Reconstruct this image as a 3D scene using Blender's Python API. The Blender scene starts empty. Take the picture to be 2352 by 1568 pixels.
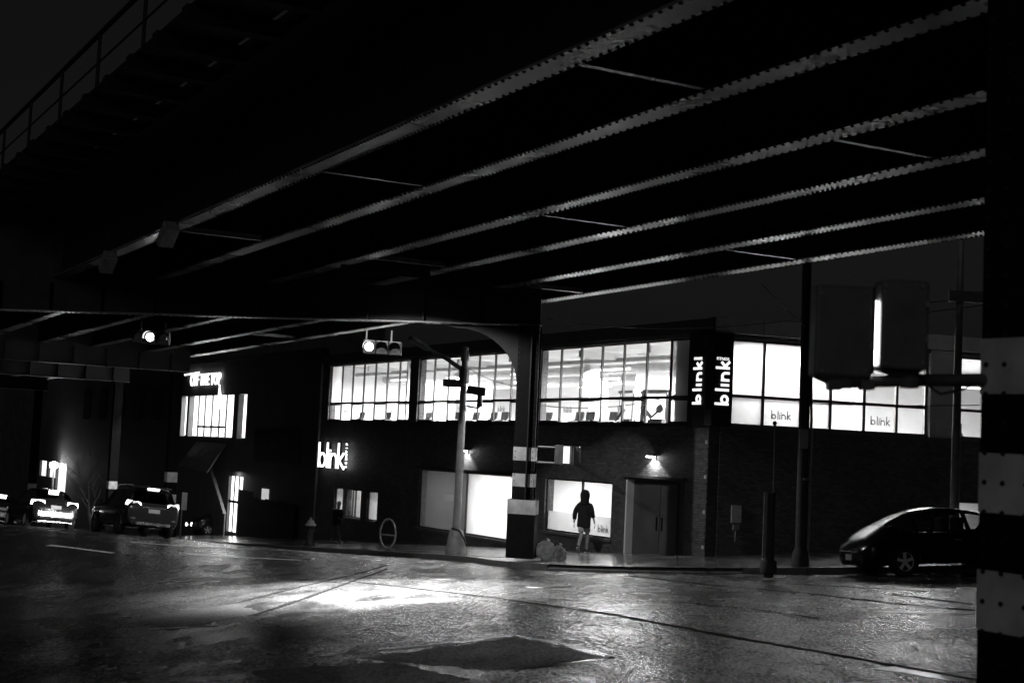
import bpy, math, random
import numpy as np
from mathutils import Vector, Matrix
random.seed(7)
SC = bpy.context.scene
COL = SC.collection

# ------------------------------------------------------------------ camera
F, CX, CY = 3400.0, 1176.0, 784.0            # pixel units of a 2352 px wide frame
ROLL = math.atan(.047)
PITCH = math.atan((1038 - 784) * math.cos(ROLL) / F)
fw = Vector((0, math.cos(PITCH), math.sin(PITCH)))
u0 = Vector((0, -math.sin(PITCH), math.cos(PITCH)))
r0 = Vector((1, 0, 0))
ix = r0 * math.cos(ROLL) + u0 * math.sin(ROLL)
iu = r0 * -math.sin(ROLL) + u0 * math.cos(ROLL)
cam = bpy.data.cameras.new('camera'); camo = bpy.data.objects.new('camera', cam); COL.objects.link(camo)
cam.sensor_width = 36; cam.lens = F / 2352 * 36; cam.clip_start = .05; cam.clip_end = 1000
cam.dof.use_dof = True; cam.dof.focus_distance = 44; cam.dof.aperture_fstop = 2.4
camo.matrix_world = Matrix(((ix.x, iu.x, -fw.x, 0), (ix.y, iu.y, -fw.y, 0), (ix.z, iu.z, -fw.z, 0), (0, 0, 0, 1)))
SC.camera = camo

# ------------------------------------------------------------------ world (night) and exposure
W = bpy.data.worlds.new('World'); SC.world = W; W.use_nodes = True
wn, wl = W.node_tree.nodes, W.node_tree.links
sky = wn.new('ShaderNodeTexSky'); sky.sky_type = 'NISHITA'; sky.sun_disc = False
sky.sun_elevation = math.radians(17); sky.sun_rotation = math.radians(199); sky.air_density = 1.0; sky.dust_density = 4.0
bw = wn.new('ShaderNodeRGBToBW'); bg = wn['Background']; bg.inputs['Strength'].default_value = 0.0021
wl.new(sky.outputs[0], bw.inputs[0]); wl.new(bw.outputs[0], bg.inputs['Color'])
sun = bpy.data.lights.new('street_fill_sun', 'SUN'); sun.energy = .07; sun.angle = math.radians(20)  # soft sun added as fill, standing in for street light behind the camera
suno = bpy.data.objects.new('street_fill_sun', sun); COL.objects.link(suno)
suno.rotation_euler = Vector((.30, .88, -.30)).to_track_quat('-Z', 'Y').to_euler()
SC.view_settings.view_transform = 'Standard'; SC.view_settings.look = 'None'
SC.view_settings.exposure = 0; SC.view_settings.gamma = 1
SC.cycles.use_denoising = True
SC.cycles.max_bounces = 8; SC.cycles.diffuse_bounces = 4; SC.cycles.glossy_bounces = 4
SC.cycles.transparent_max_bounces = 24; SC.cycles.sample_clamp_indirect = 6
SC.cycles.caustics_reflective = False; SC.cycles.caustics_refractive = False

# ------------------------------------------------------------------ pixel -> place helpers
def ray(px, py):
    d = fw * F + ix * (px - CX) - iu * (py - CY)
    return d / d.y
C = Vector((5.7647, 42.5, -2.70))                     # foot of the gym's street corner
dA = Vector((-.4742, .8804, 0)); nA = Vector((.8804, .4742, 0))      # along the avenue wall / into the building
dB = Vector((.94365, .33094, 0)); iB = Vector((-.33094, .94365, 0))  # along the side street wall / into the building
def sstep(a, b, x):
    x = min(max((x - a) / (b - a), 0), 1); return x * x * (3 - 2 * x)
def tc(x, y):
    rx, ry = x - C.x, y - C.y
    return rx * dA.x + ry * dA.y, -(rx * nA.x + ry * nA.y)
def plane(x, y): return -2.85 + .0611 * (x - C.x) - .0329 * (y - C.y)
def road(x, y):
    t, c = tc(x, y)
    return plane(x, y) + .115 * (min(max(c, 5), 16) - 5) * sstep(0, 17, t)
def hit(px, py, off=0.0):
    d = ray(px, py); y = 4.0
    while y < 170:
        p = d * y
        if p.z <= road(p.x, p.y) + off: break
        y += .05
    p = d * y; return Vector((p.x, p.y, road(p.x, p.y) + off))
def A(t, d, z): return Vector((C.x + dA.x * t + nA.x * d, C.y + dA.y * t + nA.y * d, z))
def B(s, d, z): return Vector((C.x + dB.x * s + iB.x * d, C.y + dB.y * s + iB.y * d, z))
def mat3(X, Y, Z, O): return Matrix(((X.x, Y.x, Z.x, O.x), (X.y, Y.y, Z.y, O.y), (X.z, Y.z, Z.z, O.z), (0, 0, 0, 1)))
ZU = Vector((0, 0, 1))
MA = mat3(-dA, nA, ZU, Vector((C.x, C.y, 0)))         # local x = -t, y = into building, z = height above the camera
MBF = mat3(dB, iB, ZU, Vector((C.x, C.y, 0)))
def onA(px, py):
    d = ray(px, py); k = (C.dot(nA)) / d.dot(nA); p = d * k
    return (p - C).dot(dA), p.z

# ------------------------------------------------------------------ materials
def _new(name):
    m = bpy.data.materials.new(name); m.use_nodes = True
    n, l = m.node_tree.nodes, m.node_tree.links
    return m, n, l, n['Principled BSDF']
def g3(v): return (v, v, v, 1)
def mat(name, base, rough=.6, metal=0, var=.25, scale=6, bump=.0, bscale=60, spec=.5, coat=0, rvar=.1):
    m, n, l, p = _new(name)
    co = n.new('ShaderNodeTexCoord')
    t = n.new('ShaderNodeTexNoise'); t.inputs['Scale'].default_value = scale; t.inputs['Detail'].default_value = 6
    l.new(co.outputs['Object'], t.inputs['Vector'])
    r = n.new('ShaderNodeMapRange'); r.inputs[1].default_value = .3; r.inputs[2].default_value = .7
    r.inputs[3].default_value = base * (1 - var); r.inputs[4].default_value = base * (1 + var)
    l.new(t.outputs['Fac'], r.inputs[0]); l.new(r.outputs[0], p.inputs['Base Color'])
    q = n.new('ShaderNodeMapRange'); q.inputs[1].default_value = .3; q.inputs[2].default_value = .7
    q.inputs[3].default_value = max(rough - rvar, .02); q.inputs[4].default_value = min(rough + rvar, 1)
    l.new(t.outputs['Fac'], q.inputs[0]); l.new(q.outputs[0], p.inputs['Roughness'])
    p.inputs['Metallic'].default_value = metal; p.inputs['Specular IOR Level'].default_value = spec
    p.inputs['Coat Weight'].default_value = coat
    if bump:
        b = n.new('ShaderNodeTexNoise'); b.inputs['Scale'].default_value = bscale; b.inputs['Detail'].default_value = 5
        l.new(co.outputs['Object'], b.inputs['Vector'])
        bn = n.new('ShaderNodeBump'); bn.inputs['Strength'].default_value = bump; bn.inputs['Distance'].default_value = .02
        l.new(b.outputs['Fac'], bn.inputs['Height']); l.new(bn.outputs[0], p.inputs['Normal'])
    return m
def emit(name, s, var=0, scale=3):
    m, n, l, p = _new(name)
    p.inputs['Base Color'].default_value = g3(.6); p.inputs['Emission Color'].default_value = g3(1); p.inputs['Emission Strength'].default_value = s
    if var:
        co = n.new('ShaderNodeTexCoord'); t = n.new('ShaderNodeTexNoise'); t.inputs['Scale'].default_value = scale
        l.new(co.outputs['Object'], t.inputs['Vector'])
        r = n.new('ShaderNodeMapRange'); r.inputs[3].default_value = s * (1 - var); r.inputs[4].default_value = s * (1 + var)
        l.new(t.outputs['Fac'], r.inputs[0]); l.new(r.outputs[0], p.inputs['Emission Strength'])
    return m
def glass(name, clear=.93, refl=.06, film=0.0, filmcol=.85, rough=.02, vary=.3, rmax=.6):
    """window pane: transparent + thin mirror, optionally a frosted (translucent) film"""
    m, n, l, p = _new(name); n.remove(p); out = n['Material Output']
    tr = n.new('ShaderNodeBsdfTransparent'); tr.inputs[0].default_value = g3(clear)
    body = tr
    if film:
        tl = n.new('ShaderNodeBsdfTranslucent'); tl.inputs[0].default_value = g3(filmcol)
        mx = n.new('ShaderNodeMixShader'); mx.inputs[0].default_value = film
        co = n.new('ShaderNodeTexCoord'); t = n.new('ShaderNodeTexNoise'); t.inputs['Scale'].default_value = 1.2
        l.new(co.outputs['Object'], t.inputs['Vector'])
        r = n.new('ShaderNodeMapRange'); r.inputs[3].default_value = film * (1 - vary); r.inputs[4].default_value = min(film * (1 + vary), 1)
        l.new(t.outputs['Fac'], r.inputs[0]); l.new(r.outputs[0], mx.inputs[0])
        l.new(tr.outputs[0], mx.inputs[1]); l.new(tl.outputs[0], mx.inputs[2]); body = mx
    gl = n.new('ShaderNodeBsdfGlossy'); gl.inputs['Roughness'].default_value = rough
    lw = n.new('ShaderNodeLayerWeight'); lw.inputs[0].default_value = .25
    mr = n.new('ShaderNodeMapRange'); mr.inputs[3].default_value = refl; mr.inputs[4].default_value = rmax
    l.new(lw.outputs['Fresnel'], mr.inputs[0])
    m2 = n.new('ShaderNodeMixShader'); l.new(mr.outputs[0], m2.inputs[0]); l.new(body.outputs[0], m2.inputs[1]); l.new(gl.outputs[0], m2.inputs[2])
    l.new(m2.outputs[0], out.inputs['Surface']); return m
def brickmat(name, c1, c2, mortar, sx=.21, sz=.07, bump=.6, rough=.55):
    m, n, l, p = _new(name)
    co = n.new('ShaderNodeTexCoord'); sp = n.new('ShaderNodeSeparateXYZ'); l.new(co.outputs['Object'], sp.inputs[0])
    ad = n.new('ShaderNodeMath'); l.new(sp.outputs[0], ad.inputs[0]); l.new(sp.outputs[1], ad.inputs[1])
    cb = n.new('ShaderNodeCombineXYZ'); l.new(ad.outputs[0], cb.inputs[0]); l.new(sp.outputs[2], cb.inputs[1])
    b = n.new('ShaderNodeTexBrick'); b.inputs['Scale'].default_value = 1
    b.inputs['Brick Width'].default_value = sx; b.inputs['Row Height'].default_value = sz; b.inputs['Mortar Size'].default_value = .006
    b.inputs['Color1'].default_value = g3(c1); b.inputs['Color2'].default_value = g3(c2); b.inputs['Mortar'].default_value = g3(mortar)
    l.new(cb.outputs[0], b.inputs['Vector'])
    t = n.new('ShaderNodeTexNoise'); t.inputs['Scale'].default_value = .7; t.inputs['Detail'].default_value = 8
    l.new(co.outputs['Object'], t.inputs['Vector'])
    mx = n.new('ShaderNodeMix'); mx.data_type = 'RGBA'; mx.blend_type = 'MULTIPLY'; mx.inputs[0].default_value = .6
    r = n.new('ShaderNodeMapRange'); r.inputs[1].default_value = .3; r.inputs[2].default_value = .7; r.inputs[3].default_value = .45; r.inputs[4].default_value = 1.2
    l.new(t.outputs['Fac'], r.inputs[0]); l.new(b.outputs['Color'], mx.inputs[6]); l.new(r.outputs[0], mx.inputs[7])
    l.new(mx.outputs[2], p.inputs['Base Color']); p.inputs['Roughness'].default_value = rough
    bn = n.new('ShaderNodeBump'); bn.inputs['Strength'].default_value = bump; bn.inputs['Distance'].default_value = .012; bn.invert = True
    l.new(b.outputs['Fac'], bn.inputs['Height']); l.new(bn.outputs[0], p.inputs['Normal']); return m
def asphalt(name, base, rlo, rhi, bump, wet=1.0, big=.22, grain=.55, fine=(26, 9), dry=.72):
    """rough mineral surface under a broken water film: the film mirrors, the stones poking through do not"""
    m, n, l, p = _new(name); n.remove(p); out = n['Material Output']
    geo = n.new('ShaderNodeNewGeometry')
    def noise(sc, det=6, ro=.55, stretch=None):
        t = n.new('ShaderNodeTexNoise'); t.inputs['Scale'].default_value = sc; t.inputs['Detail'].default_value = det; t.inputs['Roughness'].default_value = ro
        if stretch:
            mp = n.new('ShaderNodeMapping'); mp.inputs['Rotation'].default_value = (0, 0, math.radians(stretch[0])); mp.inputs['Scale'].default_value = (stretch[1], stretch[2], 1)
            l.new(geo.outputs['Position'], mp.inputs[0]); l.new(mp.outputs[0], t.inputs['Vector'])
        else: l.new(geo.outputs['Position'], t.inputs['Vector'])
        return t.outputs['Fac']
    def mrange(v, a, b, c, d):
        r = n.new('ShaderNodeMapRange'); r.inputs[1].default_value = a; r.inputs[2].default_value = b; r.inputs[3].default_value = c; r.inputs[4].default_value = d
        l.new(v, r.inputs[0]); return r.outputs[0]
    def math_(op, a, b):
        q = n.new('ShaderNodeMath'); q.operation = op
        for k, v in enumerate((a, b)):
            if isinstance(v, (int, float)): q.inputs[k].default_value = v
            else: l.new(v, q.inputs[k])
        return q.outputs[0]
    n1 = noise(big, 7, .6); n2 = noise(1.0, 3, .5, (-10, 1.9, .6)); n3 = noise(1.0, 4, .7, (5, fine[0], fine[1])); n4 = noise(70, 2); n5 = noise(1.0, 5, .65, (12, 6, 2.2))
    broad = math_('ADD', math_('MULTIPLY', n1, .45), math_('MULTIPLY', n2, .55))
    rough = mrange(broad, .30, .70, rlo, rhi)
    speck = math_('ADD', math_('MULTIPLY', n3, .88), math_('MULTIPLY', n5, .12))
    film = math_('MULTIPLY', mrange(speck, .40, .60, 1 - grain, 1.12), mrange(broad, .33, .67, 1.15, dry))
    fr = n.new('ShaderNodeFresnel'); fr.inputs['IOR'].default_value = 1.36
    bn = n.new('ShaderNodeBump'); bn.inputs['Distance'].default_value = .03; bn.inputs['Strength'].default_value = bump
    l.new(math_('ADD', n3, math_('MULTIPLY', n4, .2)), bn.inputs['Height'])
    fac = math_('MINIMUM', math_('MULTIPLY', math_('MULTIPLY', fr.outputs[0], film), wet), 1.0)
    df = n.new('ShaderNodeBsdfDiffuse'); gl = n.new('ShaderNodeBsdfGlossy'); mx = n.new('ShaderNodeMixShader')
    l.new(mrange(math_('ADD', math_('MULTIPLY', n3, .6), math_('MULTIPLY', n5, .4)), .3, .7, base * .5, base * 1.6), df.inputs['Color'])
    l.new(rough, gl.inputs['Roughness']); l.new(bn.outputs[0], gl.inputs['Normal']); l.new(bn.outputs[0], df.inputs['Normal'])
    l.new(fac, mx.inputs[0]); l.new(df.outputs[0], mx.inputs[1]); l.new(gl.outputs[0], mx.inputs[2]); l.new(mx.outputs[0], out.inputs['Surface'])
    return m

M = {}
M['asphalt'] = asphalt('wet asphalt', .024, .10, .40, .22, grain=.85, dry=.55)
M['patch'] = asphalt('fresh asphalt patch', .014, .4, .6, .2, wet=.28, grain=.5)
M['plate'] = mat('smooth dark steel', .03, .35, .2, var=.4, scale=9, bump=.15)
M['tar'] = mat('tar sealer', .008, .85, var=.3, scale=14, bump=.3, spec=.1)
M['wetseam'] = asphalt('glint-painted wet joint edge', .3, .08, .22, .1, wet=1.5, grain=.3)  # pale base colour stands in for lamp reflections along the wet edges
M['walk'] = asphalt('wet concrete sidewalk', .2, .10, .28, .08, wet=1.25, grain=.3, fine=(14, 6))
M['kerb'] = mat('concrete kerb', .12, .45, var=.35, scale=5, bump=.3)
M['paint'] = asphalt('worn road paint', .75, .12, .3, .08, wet=1.1, grain=.45)
M['brick'] = brickmat('dark painted brick', .15, .075, .035, bump=1.0)
M['brick2'] = brickmat('old brown brick', .10, .07, .06)
M['stucco'] = mat('dark stucco', .06, .8, var=.35, scale=1.2, bump=.3)
M['fascia'] = mat('grey metal fascia', .5, .5, var=.12, scale=2)
M['frame'] = mat('dark aluminium frame', .05, .4, .6, var=.15)
M['frameB'] = mat('grey aluminium frame', .14, .4, .4, var=.15)
M['white'] = mat('white interior paint', .8, .7, var=.04, scale=2)
M['greyin'] = mat('grey interior wall', .34, .7, var=.08, scale=2)
M['floorin'] = mat('rubber gym floor', .4, .5, var=.1, scale=20)
M['duct'] = mat('galvanised duct', .4, .45, .0, var=.15, scale=4)
M['black'] = mat('black plastic', .02, .4, var=.2)
M['darkgrey'] = mat('dark grey plastic', .09, .45, var=.2)
M['gymgrey'] = mat('grey machine shroud', .035, .45, var=.2)
M['gymlight'] = mat('silver machine frame', .22, .35, .3, var=.1)
M['tube'] = emit('fluorescent tube', 5)
M['pane'] = glass('clear window glass')
M['frost'] = glass('frosted film on glass', film=.75, filmcol=.9)
M['frostd'] = glass('dense frosted film', film=.72, filmcol=.7, vary=.05)
M['dim'] = glass('tinted glass', clear=.75, refl=.08, film=.3, filmcol=.35)
M['decal'] = mat('grey window decal', .25, .6, var=.05)
M['signblack'] = mat('black sign panel', .008, .45, var=.3)
M['signwhite'] = emit('white sign letter', 1.15)
M['signglow'] = emit('glowing channel letter', 2.6)
M['signface'] = mat('channel letter face', .7, .5, var=.05)
M['steel'] = mat('painted riveted steel', .17, .30, var=.8, scale=.45, bump=.15, bscale=12, spec=.8, rvar=.12)  # strong pale and dark base patches stand in for glints on the flanges
M['steeldark'] = mat('dark shade-toned steel', .014, .7, var=.4, scale=3, bump=.2)  # darker copy of the flange steel, the webs' shade put into the colour
M['rivet'] = mat('dark rivet head', .015, .7, var=.2)  # near-black heads, darker than the flange steel
M['wood'] = mat('creosoted timber', .007, .85, var=.4, scale=5, bump=.4)
M['polewood'] = mat('weathered wood pole', .06, .8, var=.4, scale=6, bump=.5)
M['band'] = mat('white painted band', .75, .6, var=.3, scale=3, bump=.15)
M['blackpaint'] = mat('black painted steel', .010, .8, var=.4, scale=5, bump=.15, spec=.15)
M['galv'] = mat('galvanised steel pole', .24, .5, .1, var=.25, scale=5)
M['signgreen'] = mat('dark street sign sheet', .10, .45, var=.2)
M['signlet'] = mat('pale sign lettering', .55, .5, var=.05)
M['sigbody'] = mat('signal housing', .13, .5, var=.25, scale=4)
M['lens'] = emit('lit signal lens', 14)
M['hand'] = emit('lit pedestrian face', 9)
M['handdim'] = emit('pedestrian signal glow', 1.3, .35, 9)
M['unlit'] = mat('unlit signal lens', .03, .2, var=.1)
M['carblack'] = mat('black car paint', .008, .2, var=.1, coat=.0, spec=.22, rvar=.02)
M['cargrey'] = mat('dark grey car paint', .035, .16, 0, var=.1, spec=.5, coat=.5, rvar=.03)
M['cardark'] = mat('dark car paint', .02, .16, 0, var=.1, spec=.5, coat=.5, rvar=.03)
M['carglass'] = glass('car window glass', clear=.16, refl=.1)
M['chrome'] = mat('silver trim', .5, .25, .8, var=.1)
M['tyre'] = mat('tyre rubber', .015, .75, var=.2, bump=.2)
M['rim'] = mat('alloy rim', .9, .35, 0, var=.08)
M['tail'] = emit('lit tail lamp', 6)
M['taildim'] = emit('dim tail lamp', 6)
M['plateemit'] = mat('number plate', .6, .5, var=.1)
M['headlens'] = mat('headlamp lens', .25, .12, .4, var=.3)
M['cloth'] = mat('black hoodie cloth', .012, .9, var=.3, scale=12, bump=.4, bscale=30)
M['coat'] = mat('dark coat cloth', .012, .9, var=.3, scale=12, bump=.4, bscale=30)
M['shorts'] = mat('pale grey shorts', .45, .85, var=.2, scale=14, bump=.3)
M['trouser'] = mat('patterned dark trousers', .10, .8, var=.95, scale=18)
M['skin'] = mat('skin', .30, .6, var=.12, scale=9)
M['shoe'] = mat('dark shoe', .02, .6, var=.3)
M['sole'] = mat('white shoe sole', .7, .6, var=.1)
M['cap'] = mat('pale knit cap', .5, .9, var=.2, scale=20, bump=.3)
M['bag'] = mat('white plastic bag', .88, .35, var=.15, scale=5, bump=.7, bscale=9)
_n, _l = M['bag'].node_tree.nodes, M['bag'].node_tree.links
_t = _n.new('ShaderNodeBsdfTranslucent'); _t.inputs[0].default_value = g3(.8); _m = _n.new('ShaderNodeMixShader'); _m.inputs[0].default_value = .65
_l.new(_n['Principled BSDF'].outputs[0], _m.inputs[1]); _l.new(_t.outputs[0], _m.inputs[2]); _l.new(_m.outputs[0], _n['Material Output'].inputs['Surface'])
M['hydtop'] = mat('white hydrant paint', .85, .5, var=.2)
M['hydbody'] = mat('dark hydrant paint', .03, .5, var=.3)
M['castiron'] = mat('cast iron cover', .05, .4, .4, var=.4, scale=9, bump=.5, bscale=40)
M['paper'] = mat('paper notice', .5, .7, var=.12, scale=9)
M['poster'] = mat('dim poster board', .12, .6, var=.5, scale=2.2)
M['branch'] = mat('bare bark', .05, .9, var=.3, scale=9)
M['noticelit'] = emit('emissive notice', .5, .3, 3)  # notice panel emits on its own, with mottled strength
M['lampglow'] = emit('wall lamp lens', 30)
M['warmwin'] = emit('lit far shop window', 1.2, .6, 1.5)
M['litdoor'] = emit('lit doorway panel', 4, .5, 2)

# ------------------------------------------------------------------ mesh builder
WM = {}      # world matrix of every object that can be a parent
class MBd:
    def __init__(s, Mx=None): s.v = []; s.f = []; s.M = Mx or Matrix()
    def add(s, vs, fs):
        o = len(s.v); s.v += [s.M @ Vector(p) for p in vs]; s.f += [tuple(i + o for i in f) for f in fs]; return s
    def box(s, x0, x1, y0, y1, z0, z1):
        return s.add([(x0,y0,z0),(x1,y0,z0),(x1,y1,z0),(x0,y1,z0),(x0,y0,z1),(x1,y0,z1),(x1,y1,z1),(x0,y1,z1)],
                     [(0,3,2,1),(4,5,6,7),(0,1,5,4),(1,2,6,5),(2,3,7,6),(3,0,4,7)])
    def hexa(s, pts): return s.add(pts, [(0,3,2,1),(4,5,6,7),(0,1,5,4),(1,2,6,5),(2,3,7,6),(3,0,4,7)])
    def beam(s, p, q, w, h, up=(0,0,1)):
        p, q = Vector(p), Vector(q); d = (q - p).normalized(); up = Vector(up)
        sx = d.cross(up).normalized(); uz = sx.cross(d).normalized()
        a, b = sx * w / 2, uz * h / 2
        return s.hexa([p-a-b, p+a-b, q+a-b, q-a-b, p-a+b, p+a+b, q+a+b, q-a+b])
    def tube(s, pts, r, n=8, cap=True):
        pts = [Vector(p) for p in pts]; rs = r if isinstance(r, (list, tuple)) else [r] * len(pts)
        vs, fs = [], []; prev = None
        for i, p in enumerate(pts):
            d = (pts[min(i+1, len(pts)-1)] - pts[max(i-1, 0)]).normalized()
            if prev is None:
                a = d.orthogonal().normalized()
            else:
                a = (prev - d * prev.dot(d)).normalized()
            prev = a; b = d.cross(a)
            for k in range(n):
                th = 2 * math.pi * k / n; vs.append(p + (a * math.cos(th) + b * math.sin(th)) * rs[i])
        for i in range(len(pts)-1):
            for k in range(n):
                k2 = (k+1) % n; fs.append((i*n+k, i*n+k2, (i+1)*n+k2, (i+1)*n+k))
        if cap: fs += [tuple(range(n))[::-1], tuple((len(pts)-1)*n + k for k in range(n))]
        return s.add(vs, fs)
    def lathe(s, prof, c=(0,0,0), n=20, axis='z', cap=True):
        c = Vector(c); vs, fs = [], []
        for r, h in prof:
            for k in range(n):
                th = 2*math.pi*k/n; a, b = r*math.cos(th), r*math.sin(th)
                vs.append(c + (Vector((a,b,h)) if axis=='z' else Vector((a,h,b)) if axis=='y' else Vector((h,a,b))))
        for i in range(len(prof)-1):
            for k in range(n):
                k2 = (k+1) % n; fs.append((i*n+k, i*n+k2, (i+1)*n+k2, (i+1)*n+k))
        if cap: fs += [tuple(range(n))[::-1], tuple((len(prof)-1)*n+k for k in range(n))]
        return s.add(vs, fs)
    def prism(s, poly, y0, y1):
        """polygon in local x,z extruded along y"""
        n = len(poly); vs = [(x, y0, z) for x, z in poly] + [(x, y1, z) for x, z in poly]
        return s.add(vs, [tuple(range(n)), tuple(range(2*n-1, n-1, -1))] + [(i, i+n, (i+1) % n + n, (i+1) % n) for i in range(n)])
    def stroke(s, pts, w, y0, y1):
        """thick polyline in local x,z with butt ends, extruded along y"""
        P = [Vector((p[0], p[1])) for p in pts]; L, R = [], []
        for i, p in enumerate(P):
            d = P[min(i+1, len(P)-1)] - P[max(i-1, 0)]; d.normalize(); nn = Vector((-d.y, d.x)) * w / 2
            L.append(p + nn); R.append(p - nn)
        for i in range(len(P)-1):
            q = [L[i], R[i], R[i+1], L[i+1]]
            s.prism([(a.x, a.y) for a in q], y0, y1)
        return s
    def build(s, name, m, parent=None, smooth=None, bevel=0, **tags):
        me = bpy.data.meshes.new(name)
        inv = WM[parent.name].inverted() if parent else Matrix()
        root = None
        if parent is None:
            # origin at the base centre
            xs = [p.x for p in s.v]; ys = [p.y for p in s.v]; zs = [p.z for p in s.v]
            root = Vector(((min(xs)+max(xs))/2, (min(ys)+max(ys))/2, min(zs))); inv = Matrix.Translation(-root)
        me.from_pydata([tuple(inv @ p) for p in s.v], [], s.f); me.update()
        if smooth is not None:
            me.polygons.foreach_set('use_smooth', [True]*len(me.polygons)); me.set_sharp_from_angle(angle=math.radians(smooth))
        o = bpy.data.objects.new(name, me); COL.objects.link(o); me.materials.append(M[m] if isinstance(m, str) else m)
        if parent: o.parent = parent; WM[o.name] = WM[parent.name].copy()
        else: o.location = root; WM[o.name] = Matrix.Translation(root)
        if bevel:
            b = o.modifiers.new('bevel', 'BEVEL'); b.width = bevel; b.segments = 2; b.limit_method = 'ANGLE'
        for k, v in tags.items(): o[k] = v
        return o
def empty(name, Mx, label, cat, group=None):
    o = bpy.data.objects.new(name, None); COL.objects.link(o); o.empty_display_size = .2
    o.matrix_world = Mx; WM[o.name] = Mx.copy(); o['label'] = label; o['category'] = cat
    if group: o['group'] = group
    return o
def tag(o, label, cat, group=None):
    o['label'] = label; o['category'] = cat
    if group: o['group'] = group
    return o
def copy_tree(o, Mx, label=None, parent=None):
    c = o.copy(); COL.objects.link(c); c.parent = parent
    if parent is None:
        c.matrix_world = Mx
        if label: c['label'] = label
        WM[c.name] = Mx.copy()
    for ch in [x for x in bpy.data.objects if x.parent == o]: copy_tree(ch, Mx, None, c)
    return c
def T(v): return Matrix.Translation(v)
def yaw(v, a): return Matrix.Translation(v) @ Matrix.Rotation(a, 4, 'Z')
def facing(o, d):    # local +y along horizontal direction d, z up, origin o
    d = Vector((d[0], d[1], 0)).normalized(); x = d.cross(ZU)
    return mat3(x, d, ZU, Vector(o))
def text_mesh(name, txt, size, Mx, m, parent, ext=.01, offset=0, align='CENTER', spacing=1.0):
    """flat lettering lying in the local x,z plane of Mx, facing local -y"""
    cu = bpy.data.curves.new(name, 'FONT'); cu.body = txt; cu.size = size; cu.extrude = ext; cu.offset = offset; cu.align_x = align; cu.align_y = 'CENTER'; cu.resolution_u = 4; cu.space_character = spacing
    to = bpy.data.objects.new(name + '_tmp', cu); COL.objects.link(to)
    dg = bpy.context.evaluated_depsgraph_get(); me = bpy.data.meshes.new_from_object(to.evaluated_get(dg))
    bpy.data.objects.remove(to); bpy.data.curves.remove(cu)
    R = Matrix.Rotation(math.radians(90), 4, 'X')
    me.transform(WM[parent.name].inverted() @ Mx @ R); me.name = name
    me.materials.clear(); me.materials.append(M[m])
    o = bpy.data.objects.new(name, me); COL.objects.link(o); o.parent = parent; WM[o.name] = WM[parent.name].copy(); return o

# ------------------------------------------------------------------ light helpers
def area(name, pos, sx, sy, power, Mrot=None, spread=None):
    L = bpy.data.lights.new(name, 'AREA'); L.shape = 'RECTANGLE'; L.size = sx; L.size_y = sy; L.energy = power
    if spread: L.spread = spread
    o = bpy.data.objects.new(name, L); COL.objects.link(o)
    o.matrix_world = Matrix.Translation(pos) @ (Mrot.to_4x4() if Mrot else Matrix())
    return o

# ================================================================== GROUND
def grid_sheet(name, xs, ys, zf, m, **tags):
    vs = [(x, y, zf(x, y)) for y in ys for x in xs]; nx = len(xs)
    fs = [(j*nx+i, j*nx+i+1, (j+1)*nx+i+1, (j+1)*nx+i) for j in range(len(ys)-1) for i in range(nx-1)]
    b = MBd(); b.add(vs, fs); return b.build(name, m, smooth=60, **tags)
xs = list(np.arange(-120, -40, 4)) + list(np.arange(-40, 20, .75)) + list(np.arange(20, 81, 4))
ys = list(np.arange(-12, 0, 3)) + list(np.arange(0, 75, .75)) + list(np.arange(75, 181, 4))
grid_sheet('road', [float(x) for x in xs], [float(y) for y in ys], road, 'asphalt', kind='structure')

# kerb line: avenue side (c = 4.6 m from the wall), bulging corner, then the side street
def AC(t, c): p = A(t, -c, 0); return Vector((p.x, p.y))
K = [AC(t, 4.6) for t in np.arange(112, 8, -4)] + [AC(8, 4.62), AC(5.5, 4.8), AC(3.6, 5.25), AC(2, 5.62), AC(.5, 5.75), AC(-1, 5.72)]
K += [Vector(p) for p in ((2.15, 37.75), (3.2, 36.75), (4.4, 35.95), (5.7, 35.25), (7.1, 34.8), (9, 34.75), (12, 35.0), (16, 35.6), (24, 37.0), (40, 40.0))]
Kin = []
for i, p in enumerate(K):
    t, c = tc(p.x, p.y)
    if t > 1.0: Kin.append(AC(t, -1.2))
    else:
        s = (Vector((p.x, p.y, 0)) - Vector((C.x, C.y, 0))).dot(dB); s = max(s + (0 if s > 4 else (4 - s) * .35), -.1)
        q = B(max(s, .6), 1.0, 0); Kin.append(Vector((q.x, q.y)))
b = MBd(); NS = 8; vs = []; fs = []
for i, (p, q) in enumerate(zip(K, Kin)):
    for k in range(NS + 1):
        w = p.lerp(q, k / NS); vs.append((w.x, w.y, plane(w.x, w.y) + .15))
for i in range(len(K) - 1):
    for k in range(NS): fs.append((i*(NS+1)+k, (i+1)*(NS+1)+k, (i+1)*(NS+1)+k+1, i*(NS+1)+k+1))
b.add(vs, fs); sidewalk = b.build('sidewalk', 'walk', smooth=40, kind='structure')
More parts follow.
